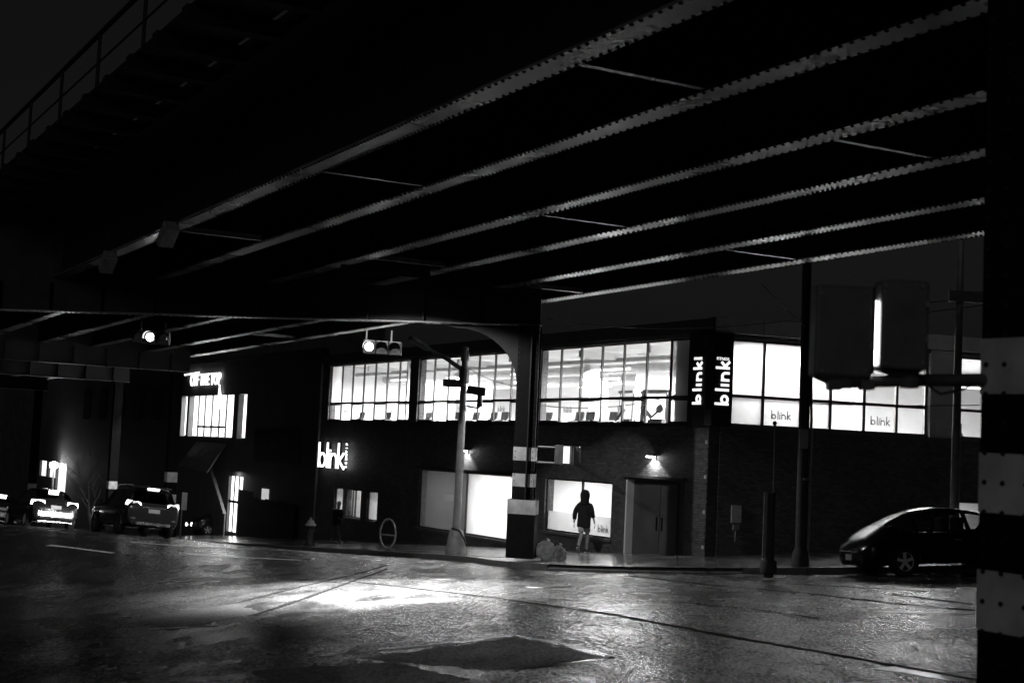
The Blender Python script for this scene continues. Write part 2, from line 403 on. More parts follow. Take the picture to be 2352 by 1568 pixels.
# kerb stones, each its own piece
kerb = None
def offs(p, q, w): 
    d = (q - p).normalized(); return Vector((d.y, -d.x)) * w
acc = []
for i in range(len(K) - 1):
    p, q = K[i], K[i+1]; n = max(1, round((q - p).length / 2.0))
    for k in range(n): acc.append((p.lerp(q, k / n), p.lerp(q, (k + 1) / n)))
kerb = bpy.data.objects.new('kerb', None); COL.objects.link(kerb); kerb['kind'] = 'structure'; WM['kerb'] = Matrix()
for p, q in acc:
    o1 = offs(p, q, .0); d = (q - p).normalized() * .008; side = Vector((-(q-p).y, (q-p).x)).normalized()
    p2, q2 = p + d, q - d
    inn = [p2 - side * .16, q2 - side * .16]
    if (Vector((C.x, C.y)) + Vector((nA.x, nA.y)) * 3 - p).dot(side) > 0: inn = [p2 + side * .16, q2 + side * .16]; outs = [p2 - side*.012, q2 - side*.012]
    else: outs = [p2 + side*.012, q2 + side*.012]
    lowramp = .115 if (1.2 < p.x < 5.2 and p.y < 39) else 0
    pts = [(outs[0], -.2), (outs[1], -.2), (inn[1], -.2), (inn[0], -.2), (outs[0], .156 - lowramp), (outs[1], .156 - lowramp), (inn[1], .156), (inn[0], .156)]
    MBd().hexa([Vector((w.x, w.y, plane(w.x, w.y) + h)) for w, h in pts]).build('kerb_stone', 'kerb', kerb)
# paving slabs with recessed joints along the avenue wall
for it in range(34):
    for ic in range(3):
        t0, t1, c0, c1 = 4.3 + it * 1.5, 4.3 + it * 1.5 + 1.485, .02 + ic * 1.47, .02 + ic * 1.47 + 1.455
        dz = random.uniform(-.002, .003)
        pts = [AC(t0, c0), AC(t1, c0), AC(t1, c1), AC(t0, c1)]
        MBd().hexa([Vector((w.x, w.y, plane(w.x, w.y) + h)) for h in (.13, .162 + dz) for w in pts]).build('paving_slab', 'walk', sidewalk)
def wk(x, y): return plane(x, y) + .162

def strip(pxs, w, m, name, off=.004, parent=None, onwalk=False, jitter=0, ridge=0, **tags):
    """a thin sheet laid on the ground along pixel points"""
    P = [hit(px, py) if not onwalk else hit(px, py, .16) for px, py in pxs]; Q = []
    for a_, b_ in zip(P[:-1], P[1:]):
        n = max(2, int((b_ - a_).length / .35))
        Q += [a_.lerp(b_, k / n) for k in range(n)]
    Q.append(P[-1]); vs, fs = [], []
    for i, p in enumerate(Q):
        d = Q[min(i+1, len(Q)-1)] - Q[max(i-1, 0)]; sd = Vector((d.y, -d.x, 0)).normalized() * w / 2 * (1 + random.uniform(-jitter, jitter))
        for q, h in ((p - sd, 0), (p, ridge * random.uniform(.3, 1.3)), (p + sd, 0)): vs.append((q.x, q.y, (road(q.x, q.y) if not onwalk else plane(q.x, q.y) + .16) + off + h))
    for i in range(len(Q) - 1): fs += [(3*i, 3*i+1, 3*i+4, 3*i+3), (3*i+1, 3*i+2, 3*i+5, 3*i+4)]
    return MBd().add(vs, fs).build(name, m, parent, **tags)
def sheet(pxs, m, name, off=.004, **tags):
    P = [hit(*p) for p in pxs]; n = 24
    vs, fs = [], []; jit = lambda: random.gauss(0, .035)
    for j in range(n + 1):
        for i in range(n + 1):
            u, v = i / n, j / n; q = P[0].lerp(P[1], u).lerp(P[3].lerp(P[2], u), v)
            if i in (0, n) or j in (0, n): q = q + Vector((jit() + .03*math.sin(i*.9+j*1.3+len(name)), jit() + .05*math.sin(i*1.7+j*.8), 0))
            vs.append((q.x, q.y, road(q.x, q.y) + off))
    for j in range(n):
        for i in range(n): fs.append((j*(n+1)+i, j*(n+1)+i+1, (j+1)*(n+1)+i+1, (j+1)*(n+1)+i))
    return MBd().add(vs, fs).build(name, m, **tags)
# resurfaced patches, seams and painted marks
sheet([(820, 1512), (1185, 1463), (1402, 1512), (1130, 1540)], 'patch', 'asphalt_patch', kind='structure')
sheet([(290, 1420), (545, 1383), (600, 1408), (390, 1448)], 'patch', 'asphalt_patch', kind='structure')
sheet([(560, 1540), (900, 1520), (1080, 1562), (700, 1600)], 'patch', 'asphalt_patch', kind='structure')
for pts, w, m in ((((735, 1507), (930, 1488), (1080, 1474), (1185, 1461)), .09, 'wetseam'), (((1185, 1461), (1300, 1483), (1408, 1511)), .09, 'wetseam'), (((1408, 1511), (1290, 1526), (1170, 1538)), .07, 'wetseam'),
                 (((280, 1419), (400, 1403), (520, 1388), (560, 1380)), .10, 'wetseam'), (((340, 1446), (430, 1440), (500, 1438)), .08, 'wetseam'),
                 (((560, 1380), (700, 1345), (890, 1298)), .07, 'tar'), (((585, 1412), (700, 1374), (800, 1338), (890, 1305)), .10, 'tar'),
                 (((800, 1334), (960, 1352), (1130, 1372), (1400, 1410), (1700, 1466), (1900, 1500), (2240, 1562)), .11, 'tar'),
                 (((1440, 1322), (1650, 1345), (1850, 1362), (2050, 1385), (2240, 1402)), .12, 'tar'), (((1560, 1383), (1720, 1398), (1880, 1420)), .08, 'tar'),
                 (((560, 1318), (690, 1330), (800, 1340)), .06, 'tar'), (((1030, 1370), (1180, 1372), (1330, 1380)), .05, 'tar'), (((2050, 1365), (2140, 1376), (2235, 1388)), .12, 'tar'), (((1800, 1340), (2020, 1352), (2200, 1362)), .10, 'tar')):
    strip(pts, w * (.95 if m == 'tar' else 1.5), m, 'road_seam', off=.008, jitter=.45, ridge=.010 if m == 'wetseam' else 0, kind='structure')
for pts, w in ((((1690, 1319), (1845, 1322)), .16), (((2040, 1532), (2240, 1562)), .45), (((1940, 1570), (2180, 1600)), .45), (((2010, 1404), (2230, 1411)), .3), (((410, 1252), (720, 1268)), .32), (((430, 1272), (690, 1286)), .28), (((640, 1252), (1010, 1291)), .16), (((110, 1252), (260, 1270)), .25), (((300, 1244), (420, 1254)), .3)):
    strip(pts, w, 'paint', 'road_marking', off=.006, jitter=.2, kind='structure')
# corner joints on the poured part of the pavement
for pts in (((1420, 1272), (1640, 1296)), ((1440, 1303), (1575, 1296)), ((1575, 1296), (1640, 1306)), ((1700, 1300), (1745, 1310))):
    strip(pts, .05, 'wetseam', 'joint', off=.006, onwalk=True, parent=sidewalk)
def cover(px, py, r, label):
    p = hit(px, py); e_ = empty('manhole_cover', T(p), label, 'manhole', 'manhole covers')
    n = 24; ring = lambda r_, h: [Vector((p.x + r_*math.cos(2*math.pi*k/n), p.y + r_*math.sin(2*math.pi*k/n), 0)) + Vector((0,0,road(p.x + r_*math.cos(2*math.pi*k/n), p.y + r_*math.sin(2*math.pi*k/n)) + h)) for k in range(n)]
    a1, a2, a3 = ring(r, .006), ring(r*.96, .022), ring(r*.86, .020)
    b = MBd(); b.add(a1+a2+a3, [(k, (k+1)%n, (k+1)%n+n, k+n) for k in range(n)] + [(k+n, (k+1)%n+n, (k+1)%n+2*n, k+2*n) for k in range(n)]); b.build('ring', 'castiron', e_)
    a4 = ring(r*.84, .014); MBd().add(a4, [tuple(range(n))]).build('lid', 'castiron', e_)
cover(1035, 1328, .62, 'dark cast iron manhole in the road straight ahead of the conical lamp post base')
cover(1260, 1347, .5, 'iron manhole ringed with water in the road below the striped column')
cover(680, 1281, .55, 'iron manhole in the avenue lane ahead of the fire hydrant')

# ================================================================== ELEVATED RAILWAY
e_ = Vector((.8778, .4784, 0)); d_ = Vector((-.4784, .8778, -.0231)).normalized()
P0 = ray(1225, 692) * 41.0          # stringer soffit over the far column; the cross girder hangs lower
_l0 = P0.dot(e_); _dx = Vector((d_.x, d_.y, 0)); _a0 = Vector((P0.x, P0.y, 0)).dot(_dx) / _dx.length_squared; _z0 = P0.z - d_.z * _a0
MEL = mat3(e_, d_, ZU, Vector((0, 0, _z0)))           # local (lateral, along, height above stringer soffit)
def EL(l, a, h=0): return MEL @ Vector((l, a, h))
el = empty('elevated_railway', MEL, 'dark riveted steel elevated railway spanning the street overhead', 'railway viaduct')
HS = 1.75
def lat_al(px, py, h=0.0):
    dd = ray(px, py); n = e_.cross(d_); O = Vector((0, 0, _z0 + h)); k = O.dot(n) / dd.dot(n); p = dd * k
    q = p - Vector((0, 0, _z0)) - ZU * h; a_ = Vector((q.x, q.y, 0)).dot(_dx) / _dx.length_squared; return q.dot(e_), a_
LAT = tuple(lat_al(*p)[0] for p in ((1117, 249), (1567, 269), (1562, 430), (1662.7, 507), (1700, 587.5), (1900, 615)))
FW = .22
rivet_v = []
def rivet_dome(b, c, r, ax, n=7, h=.6):
    """dome on a face with outward axis ax (in the builder's frame)"""
    c = Vector(c); ax = Vector(ax); a = ax.orthogonal().normalized(); q = ax.cross(a)
    vs = [c + (a*math.cos(2*math.pi*k/n) + q*math.sin(2*math.pi*k/n))*r for k in range(n)]
    vs += [c + (a*math.cos(2*math.pi*k/n) + q*math.sin(2*math.pi*k/n))*r*.72 + ax*r*h for k in range(n)] + [c + ax*r*h*1.25]
    fs = [(k, (k+1)%n, (k+1)%n+n, k+n) for k in range(n)] + [(k+n, (k+1)%n+n, 2*n) for k in range(n)]
    b.add(vs, fs)
for i, l in enumerate(LAT):
    b = MBd(MEL); a0, a1 = (-3, 118)
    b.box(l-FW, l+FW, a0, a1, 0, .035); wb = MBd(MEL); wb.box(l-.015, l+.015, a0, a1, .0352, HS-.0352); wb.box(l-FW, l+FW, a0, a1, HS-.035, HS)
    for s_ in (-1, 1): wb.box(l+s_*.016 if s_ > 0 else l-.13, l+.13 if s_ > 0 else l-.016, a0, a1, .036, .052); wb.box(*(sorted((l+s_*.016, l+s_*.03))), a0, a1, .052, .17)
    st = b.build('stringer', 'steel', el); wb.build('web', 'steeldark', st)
    rb = MBd(MEL); a = max(a0 + .1, -1.5)
    k = 0
    while a < 62:
        for s_ in (-1, 1):
            rivet_dome(rb, (l + s_*(FW-.035), a + .09*(s_ > 0), 0), .030, (0, 0, -1))
        a += .19 if (k // 40) % 3 else .13
        k += 1
    rb.build('rivets', 'rivet', st, kind='stuff')
    if i == 0:
        a = 10
        while a < 70:
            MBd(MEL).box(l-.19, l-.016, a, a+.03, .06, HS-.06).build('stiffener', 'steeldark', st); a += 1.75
        # splice plates and a sagging conduit on the outer web
# transverse struts in the three bays
for pr, xs_ in (((0, 1), ((1340, 182), (755, 432), (425, 570), (150, 680))), ((2, 3), ((1255, 527), (855, 628), (1900, 345))), ((4, 5), ((1655, 600), (1280, 697), (520, 800)))):
    for px, py in xs_:
        _, al = lat_al(px, py)
        b = MBd(MEL); b.box(LAT[pr[0]]+FW+.005, LAT[pr[1]]-FW-.005, al-.055, al+.055, .02, .03); b.box(LAT[pr[0]]+FW+.005, LAT[pr[1]]-FW-.005, al-.055, al-.04, .03, .14); b.build('strut', 'steel', el)
# deck, outer ties, walkway and railing
TO = lat_al(285, 195, HS)[0]; TI = lat_al(475, 217, HS)[0]; TD = TI + .16      # outer tie end, walkway edge, deck edge
MBd(MEL).box(TD, LAT[-1] + .9, -3, 118, HS+.004, HS+.35).build('deck', 'wood', el)
for k in range(3):
    for l in (LAT[2*k] + .45, LAT[2*k+1] - .35): MBd(MEL).box(l-.04, l+.04, -3, 118, HS+.352, HS+.5).build('rail', 'steeldark', el)
al = lat_al(495, 10, HS)[1] - 12.0; kk = 0; RZ = lat_al(0, 355, HS + 1.25)[0]
stp = (lat_al(35, 410, HS)[1] - lat_al(495, 10, HS)[1]) / 9
al = lat_al(495, 10, HS)[1] - 9 * stp
while al < 66:
    MBd(MEL).box(TO, TD - .005, al-.14, al+.14, HS-.06, HS+.22).build('tie', 'wood', el)
    if kk % 2 == 0: MBd(MEL).tube([(TO+.25, al, HS+.22), (TO+.25, al, HS+1.5)], .035, 6).build('railing_post', 'steeldark', el)
    al += stp; kk += 1
PW = (TI - TO - .12) / 4
for k in range(4): MBd(MEL).box(TO+.1+k*PW, TO+.1+k*PW+PW-.02, -1, 66, HS+.225, HS+.27).build('walkway_plank', 'wood', el)
MBd(MEL).tube([(TO+.25, -1, HS+1.5), (TO+.25, 66, HS+1.5)], .05, 8).build('handrail', 'steeldark', el)
MBd(MEL).tube([(TO+.25, -1, HS+.9), (TO+.25, 66, HS+.9)], .022, 6).build('handrail', 'steeldark', el)

def girder(p, q, depth=2.6, name='cross_girder', rivets=True):
    x = (q - p); L = x.length; x.normalize(); y = ZU.cross(x); Mg = mat3(x, y, x.cross(y), p)
    b = MBd(Mg); b.box(0, L, -.22, .22, -.055, -.02)
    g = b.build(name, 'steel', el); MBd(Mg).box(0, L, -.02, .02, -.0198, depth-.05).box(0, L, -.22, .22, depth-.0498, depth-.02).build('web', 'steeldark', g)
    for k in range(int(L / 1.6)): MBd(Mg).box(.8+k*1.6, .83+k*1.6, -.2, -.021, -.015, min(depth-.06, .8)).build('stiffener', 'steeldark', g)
    if rivets:
        rb = MBd(Mg); s_ = .1
        while s_ < L:
            for w in (-.18, .18): rivet_dome(rb, (s_, w, -.055), .021, (0, 0, -1), 6)
            s_ += .15
        rb.build('rivets', 'rivet', g, kind='stuff')
    return Mg, L, g
COLP = Vector((.50, 41.0, 0))
gp0 = ray(-60, 746) * 43.7; gp1 = ray(1240, 774) * 41.0; GZ = gp1.z
Mg, Lg, gfar = girder(gp0, gp1)
# curved knee bracket between the far girder and its column
gx = Vector((Mg[0][0], Mg[1][0], Mg[2][0])); gpos = (Vector((COLP.x, COLP.y, 0)) - Vector((Mg[0][3], Mg[1][3], 0))).dot(Vector((gx.x, gx.y, 0))) / Vector((gx.x, gx.y)).length
poly = [(gpos - .2, -.06), (gpos - 2.6, -.06)]
for k in range(13):
    th = k / 12 * math.pi / 2; poly.append((gpos - 2.1 + 1.75 * math.sin(th), -.16 - 1.55 * (1 - math.cos(th))))
poly += [(gpos - .34, -1.9), (gpos - .2, -1.9)]
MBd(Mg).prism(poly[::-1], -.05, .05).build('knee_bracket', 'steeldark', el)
def column(P, ztop, dirx, w=.58, dpt=.5, bands=(), base=True, zb=None, caseh=None):
    x = Vector((dirx.x, dirx.y, 0)).normalized(); y = ZU.cross(x); zg = road(P.x, P.y) + .1 if zb is None else zb
    Mc = mat3(x, y, ZU, Vector((P.x, P.y, 0))); b = MBd(Mc)
    b.box(-w/2, w/2, -dpt/2, -dpt/2+.03, zg, ztop); b.box(-w/2, w/2, dpt/2-.03, dpt/2, zg, ztop); b.box(-.12, .12, -dpt/2+.03, dpt/2-.03, zg, ztop)
    b.box(-w/2, -w/2+.03, -dpt/2+.03, -.1, zg, ztop); b.box(w/2-.03, w/2, -dpt/2+.03, -.1, zg, ztop)
    c = b.build('column', 'blackpaint', el)
    for z0, z1 in bands:
        q = MBd(Mc); e2 = .006
        q.box(-w/2-e2, w/2+e2, -dpt/2-e2, -dpt/2+.04, z0, z1); q.box(-w/2-e2, -w/2+.04, -dpt/2+.041, dpt/2+e2, z0, z1); q.box(w/2-.04, w/2+e2, -dpt/2+.041, dpt/2+e2, z0, z1)
        q.build('painted_band', 'band', c)
    if base:
        zc2 = zg+.95 if caseh is None else caseh; ec = .09
        MBd(Mc).box(-w/2-ec, w/2+ec, -dpt/2-ec, dpt/2+ec, zg-.2, zc2).build('base_casing', 'blackpaint', c, bevel=.02)
        if caseh:
            q = MBd(Mc); e3 = ec + .008
            q.box(-w/2-e3, w/2+e3, -dpt/2-e3, -dpt/2-ec+.02, zc2-.40, zc2-.01); q.box(-w/2-e3, -w/2-ec+.02, -dpt/2-ec+.021, dpt/2+e3, zc2-.40, zc2-.01); q.box(w/2+ec-.02, w/2+e3, -dpt/2-ec+.021, dpt/2+e3, zc2-.40, zc2-.01)
            q.build('painted_band', 'band', c)
    return Mc, c
dcol = COLP.length
def zat(py, px=1222, D=40.75): return (ray(px, py) * D).z
Mc, farcol = column(COLP, GZ - .06, Vector((gx.x, gx.y, 0)), bands=[(zat(1088), zat(1057)), (zat(1148), zat(1118))], caseh=zat(1177))
# conduit and rivet line down the far column's front
rb = MBd(Mc); zz = zat(1270)
while zz < GZ - .2:
    for w in (-.24, .24): rivet_dome(rb, (w, -.25, zz), .02, (0, -1, 0), 6)
    zz += .16
rb.build('rivets', 'rivet', farcol, kind='stuff')
MBd(Mc).tube([(.1, -.3, zat(1270)), (.1, -.3, GZ - .1)], .03, 6).build('conduit', 'steeldark', farcol)
# columns further along the avenue with their girders
for pxc, D in ((392, 74), (258, 88), (75, 108)):
    p = ray(pxc, 1100) * D; zr = road(p.x, p.y); gz = 3.25 - .0231 * (D - 41)
    q = Vector((p.x, p.y, 0)) - e_ * 14; gq = Vector((p.x, p.y, gz)) + e_ * .6; gz0 = Vector((q.x, q.y, gz + .0))
    girder(gz0, gq, rivets=False)
    column(Vector((p.x, p.y, 0)), gz - .06, e_, w=.5, bands=[(zr+1.0, zr+1.6), (zr+2.2, zr+2.7)] if D < 80 else [(zr+1.9, zr+2.35)], zb=zr-.3)
    zr = road(q.x, q.y); column(q, gz - .06, e_, w=.5, bands=[(zr+1.0, zr+1.4)], zb=zr-.3)
# near pillar at the right, striped
pc = ray(2242, 1000) * 10.2; cpos = Vector((pc.x, pc.y, 0)) - _dx.normalized() * .31 + e_ * .27
zn = road(cpos.x, cpos.y)
NZ = 3.9
Mn, nearcol = column(cpos, NZ - .06, _dx.normalized() * -1, w=.62, dpt=.54, zb=zn - .2, base=False,
    bands=[((ray(2245, y1) * 10.2).z, (ray(2245, y0) * 10.2).z) for y0, y1 in ((800, 926), (1060, 1195), (1326, 1463), (1592, 1725))])
rb = MBd(Mn); zz = zn
while zz < NZ - .1:
    for w in (-.26, -.1, .1, .26): rivet_dome(rb, (w, -.278, zz), .02, (0, -1, 0), 7)
    zz += .2
rb.build('rivets', 'rivet', nearcol, kind='stuff')
girder(Vector((cpos.x, cpos.y, NZ)) - e_ * .6, Vector((cpos.x + 13, cpos.y - 1.0, NZ)))

# ================================================================== GYM BUILDING
gym = empty('gym_building', mat3(-dA, nA, ZU, C), 'two storey dark brick gym on the street corner with bands of lit windows', 'building')
def holes_wall(b, u0, u1, z0, z1, y0, y1, holes):
    us = sorted({u0, u1, *[h[0] for h in holes], *[h[1] for h in holes]}); zs = sorted({z0, z1, *[h[2] for h in holes], *[h[3] for h in holes]})
    for i in range(len(us)-1):
        run = None
        for j in range(len(zs)-1):
            uc, zc = (us[i]+us[i+1])/2, (zs[j]+zs[j+1])/2
            solid = not any(h[0] < uc < h[1] and h[2] < zc < h[3] for h in holes)
            if solid and run is None: run = zs[j]
            if (not solid or j == len(zs)-2) and run is not None:
                b.box(us[i], us[i+1], y0, y1, run, zs[j+1] if solid else zs[j]); run = None
def tA(t): return -t
WZ0, WZ1, ST = 1.04, 3.60, -.81         # upper sill, upper head, shop window head
TR = 1.86
LEN = 30.9
holesA = [(-29.80, -20.84, WZ0, WZ1), (-20.03, -10.95, WZ0, WZ1), (-10.05, -.92, WZ0, WZ1), (-19.45, -11.38, -3.16, ST), (-9.28, -5.04, -2.58, ST), (-4.28, -1.08, -3.4, -.6),
          (-28.48, -27.44, -3.2, -1.95), (-27.22, -25.34, -3.2, -1.95), (-24.68, -23.52, -3.2, -1.95)]
b = MBd(MA); holes_wall(b, -LEN, -.002, -6.0, 3.72, 0, .35, holesA); b.build('wall', 'brick', gym)
b = MBd(MA); b.box(-LEN-.05, .06, -.06, .36, 3.722, 4.12); b.build('parapet', 'stucco', gym)
holesB = [(.62, 7.42, WZ0, WZ1), (8.47, 14.0, WZ0, WZ1), (8.5, 13, -2.0, -.84)]
b = MBd(MBF); holes_wall(b, .36, 26, -4.0, 3.72, 0, .35, holesB); b.build('wall', 'brick', gym)
b = MBd(MBF); b.box(.06, 26, -.09, .36, 3.722, 4.17)
b.build('parapet', 'fascia', gym)
for s_ in (1.6, 5.0, 8.4, 11.8): MBd(MBF).box(s_, s_+.02, -.097, -.085, 3.73, 4.165).build('fascia_joint', 'steeldark', gym)
# roof and floors (polygon through the corner)
def slab(name, z0, z1, m, inset=.36, tlen=LEN, slen=26):
    P = [A(.4, 0, 0) * 0 + (B(.4, inset, 0)), B(slen, inset, 0), B(slen, inset, 0) + dA * 30, A(tlen, inset, 0), A(.9, inset, 0)]
    n = len(P); vs = [(p.x, p.y, z0) for p in P] + [(p.x, p.y, z1) for p in P]
    return MBd().add(vs, [tuple(range(n))[::-1], tuple(range(n, 2*n))] + [(i, (i+1)%n, (i+1)%n+n, i+n) for i in range(n)]).build(name, m, gym)
slab('roof', 3.66, 3.72, 'white'); slab('upper_floor', -.22, .15, 'floorin'); 
MBd(MA).box(-LEN, -.3, .4, 13, -.32, -.28).build('lower_ceiling', 'white', gym)
# back walls and partitions
b = MBd(MA); b.box(-LEN+.2, -8.5, 11, 11.2, .16, 3.65); b.build('inner_wall', 'white', gym)
MBd(MA).box(-LEN+.02, -LEN+.2, .36, 11, .16, 3.65).build('inner_wall', 'white', gym)
MBd(MBF).box(2, 24, 9.5, 9.7, .16, 3.65).build('inner_wall', 'white', gym)
MBd(MA).box(-23.2, -23.05, .9, 5, .16, 3.65).build('inner_wall', 'white', gym)
for t_, d_i in ((20.4, 2.2), (10.5, 2.4), (15.6, 6.0), (5.2, 6.2)): MBd(MA).box(-t_-.2, -t_+.2, d_i-.2, d_i+.2, .16, 3.65).build('pillar', 'white', gym)
# pipes, ducts and light strips under the ceiling
for d_i, z_, r_ in ((1.6, 3.30, .09), (3.1, 3.15, .17), (4.9, 3.35, .07), (6.3, 3.05, .22), (8.2, 3.3, .1)):
    MBd(MA).tube([(-LEN+.4, d_i, z_), (-1.5, d_i + .5, z_)], r_, 8).build('duct', 'duct', gym, smooth=50)
for t_ in (4, 8.2, 13.2, 17.5, 22.0, 26.5): MBd(MA).beam((-t_, .5, 3.42), (-t_, 10.9, 3.42), .14, .24).build('ceiling_beam', 'white', gym)
lamps = 0
for d_i in (2.3, 5.6, 8.9):
    for t_ in (3.5, 9.2, 15.0, 20.8, 26.6):
        MBd(MA).box(-t_-1.3, -t_+1.3, d_i-.06, d_i+.06, 3.0, 3.05).build('light_strip', 'tube', gym)
        MBd(MA).box(-t_-1.32, -t_+1.32, d_i-.08, d_i+.08, 3.052, 3.1).build('lamp_housing', 'white', gym)
        if d_i != 8.9: area('gym_lamp', A(t_, d_i, 2.98), 2.6, 1.0, 1000, Matrix.Rotation(math.atan2(dA.y, dA.x), 3, 'Z'))
for s_ in (3.5, 8.5, 13.0):
    for d_i in (2.2, 5.8):
        MBd(MBF).box(s_-1.2, s_+1.2, d_i-.06, d_i+.06, 3.0, 3.05).build('light_strip', 'tube', gym)
    area('gym_lamp', B(s_, 2.6, 2.98), 2.4, 1.4, 760, Matrix.Rotation(math.atan2(dB.y, dB.x), 3, 'Z'))
MBd(MA).box(-2.25, -.6, .85, .9, .16, 3.62).build('inner_wall', 'greyin', gym); MBd(MA).box(-2.29, -2.24, .36, .9, .16, 3.62).build('inner_wall', 'greyin', gym)  # partition added to keep the space behind the frosted pane dim
# a white partition close behind the first panes of the side street
MBd(MBF).box(.75, 4.9, 1.25, 1.35, .16, 3.62).build('inner_wall', 'white', gym)
area('gym_lamp', B(2.8, .8, 3.5), 3.6, .4, 200, Matrix.Rotation(math.atan2(dB.y, dB.x), 3, 'Z'))

# ---- windows
def window(Mx, edges, z0, z1, tr, fm, tops, bots, fw_=.05, depth=(.08, .16), name='window', alt=True):
    """frame bars and one pane per opening; edges are along-wall positions in Mx's x"""
    fr = MBd(Mx); y0, y1 = depth
    e0, e1 = edges[0], edges[-1]
    fr.box(e0, e1, y0, y1, z0, z0+fw_); fr.box(e0, e1, y0, y1, z1-fw_, z1)
    if tr: fr.box(e0, e1, y0-.01, y1, tr-.045, tr+.045)
    for i, e in enumerate(edges):
        w = fw_/2 if 0 < i < len(edges)-1 else fw_
        a = e - w if i else e; c_ = e + w if i < len(edges)-1 else e
        zs = [(z0+fw_, (tr-.045) if tr else z1-fw_)] + ([(tr+.045, z1-fw_)] if tr else [])
        for p, q in zs: fr.box(a, c_, y0+.003, y1-.003, p, q)
    fo = fr.build(name, fm, gym)
    for i in range(len(edges)-1):
        a, c_ = edges[i], edges[i+1]
        rows = [(z0+fw_, (tr-.045) if tr else z1-fw_, bots[i])] + ([(tr+.045, z1-fw_, tops[i])] if tr else [])
        for p, q, mm in rows:
            if mm: MBd(Mx).add([(a+.01, (y0+y1)/2, p-.01), (c_-.01, (y0+y1)/2, p-.01), (c_-.01, (y0+y1)/2, q+.01), (a+.01, (y0+y1)/2, q+.01)], [(0, 1, 2, 3)]).build('pane', mm, fo)
    if alt and tr:
        for i in range(0, len(edges)-1, 2):
            a, c_ = edges[i], edges[i+1]
            for q0, q1 in ((z0+.045, z0+.10), (tr-.10, tr-.05)): MBd(Mx).box(a+.03, c_-.03, y0-.02, y0-.001, q0, q1).build('sash', fm, fo)
    return fo
e1 = [-29.80 + i*(29.80-20.84)/7 for i in range(8)]
w1 = window(MA, e1, WZ0, WZ1, TR, 'frame', ['frost'] + ['pane']*6, ['pane']*7)
e2 = [-20.03 + i*(20.03-10.95)/7 for i in range(8)]
w2 = window(MA, e2, WZ0, WZ1, TR, 'frame', ['pane']*7, ['pane']*7)
e3 = [-10.05 + i*(10.05-2.19)/6 for i in range(7)] + [-.92]
w3 = window(MA, e3, WZ0, WZ1, TR, 'frame', ['pane']*6 + ['frostd'], ['pane']*6 + ['frostd'])
e4 = [.66, 1.76, 3.03, 4.02, 5.18, 6.32, 7.40]
w4 = window(MBF, e4, WZ0, WZ1, 1.93, 'frameB', ['frost', 'frost', 'frost', 'frost', 'pane', 'pane'], ['frost', 'frost', 'frost', 'frost', 'pane', 'pane'], fw_=.09, alt=False)
w5 = window(MBF, [8.47, 9.7, 10.9, 12.4, 14.0], WZ0, WZ1, 1.93, 'frameB', ['pane']*4, ['pane']*4, fw_=.09, alt=False)
# sills
for Mx, a, c_ in ((MA, -29.86, -20.78), (MA, -20.09, -10.89), (MA, -10.11, -.86), (MBF, .60, 14.1)):
    MBd(Mx).box(a, c_, -.07, .07, WZ0-.075, WZ0-.003).build('sill', 'frameB' if Mx is MBF else 'frame', gym)
# shop windows
w6 = window(MA, [-19.45, -15.35, -11.38], -3.16, ST, None, 'frameB', None, ['dim', 'frost'], fw_=.07, alt=False, name='shop_window')
w7 = window(MA, [-9.28, -7.0, -5.04], -2.58, ST, None, 'frame', None, ['pane', 'pane'], fw_=.05, alt=False, name='shop_window')
for a, c_ in ((-28.48, -27.44), (-24.68, -23.52)): window(MA, [a, c_], -3.2, -1.95, None, 'frameB', None, ['frost'], alt=False)
window(MA, [-27.22, -26.5, -26.2, -25.34], -3.2, -1.95, None, 'frameB', None, ['pane']*3, alt=False)
w8 = window(MBF, [8.5, 10.5, 13], -2.0, -.84, 0, 'frameB', None, ['pane', 'pane'], fw_=.06, alt=False)
for a, c_, z_ in ((-19.55, -11.28, -3.16), (-9.38, -4.94, -2.58), (-27.3, -25.26, -3.2), (-24.76, -23.44, -3.2)):
    MBd(MA).box(a, c_, -.09, .07, z_-.09, z_-.003).build('sill', 'frameB', gym)
for u0_, u1_ in ((-9.22, -7.03), (-6.97, -5.1)): MBd(MA).box(u0_, u1_, .135, .139, -2.52, -1.92).build('film', 'frost', w7)
# rooms behind the shop windows
def room(Mx, u0, u1, d1, z0, z1, m='white'):
    b = MBd(Mx); b.box(u0, u1, d1, d1+.1, z0, z1); b.build('inner_wall', m, gym)
    for u in (u0, u1): MBd(Mx).box(u-.05, u+.05, .36, d1, z0, z1).build('inner_wall', m, gym)
    MBd(Mx).box(u0+.06, u1-.06, .36, d1, z0-.1, z0-.002).build('lower_floor', 'floorin', gym)
room(MA, -19.8, -15.3, 3.2, -3.9, -.33, 'greyin'); room(MA, -15.15, -11.0, 6, -3.9, -.33); room(MA, -9.7, -4.75, 6, -3.4, -.33); room(MA, -29.0, -22.9, 2.4, -4.5, -.33)
room(MBF, 8.3, 13.4, 3, -2.4, -.5)
for t_, d_i, pw, ln in ((13.2, 1.8, 150, 2.4), (13.2, 4.4, 220, 2.4), (7.1, 1.8, 240, 2.6), (7.1, 4.3, 150, 2.6), (26.0, 1.1, 90, 4.2), (17.6, 2.2, 60, 1.2)):
    area('shop_lamp', A(t_, d_i, -.62), ln, .5, pw, Matrix.Rotation(math.atan2(dA.y, dA.x), 3, 'Z'))
    if pw > 10: MBd(MA).box(-t_-ln/2, -t_+ln/2, d_i-.06, d_i+.06, -.58, -.53).build('light_strip', 'tube', gym)
area('shop_lamp', B(10.5, 1.4, -.62), 2.4, .5, 40, Matrix.Rotation(math.atan2(dB.y, dB.x), 3, 'Z'))
MBd(MA).box(-8.8, -7.9, 5.6, 5.9, -3.4, -2.0).build('counter', 'greyin', gym)
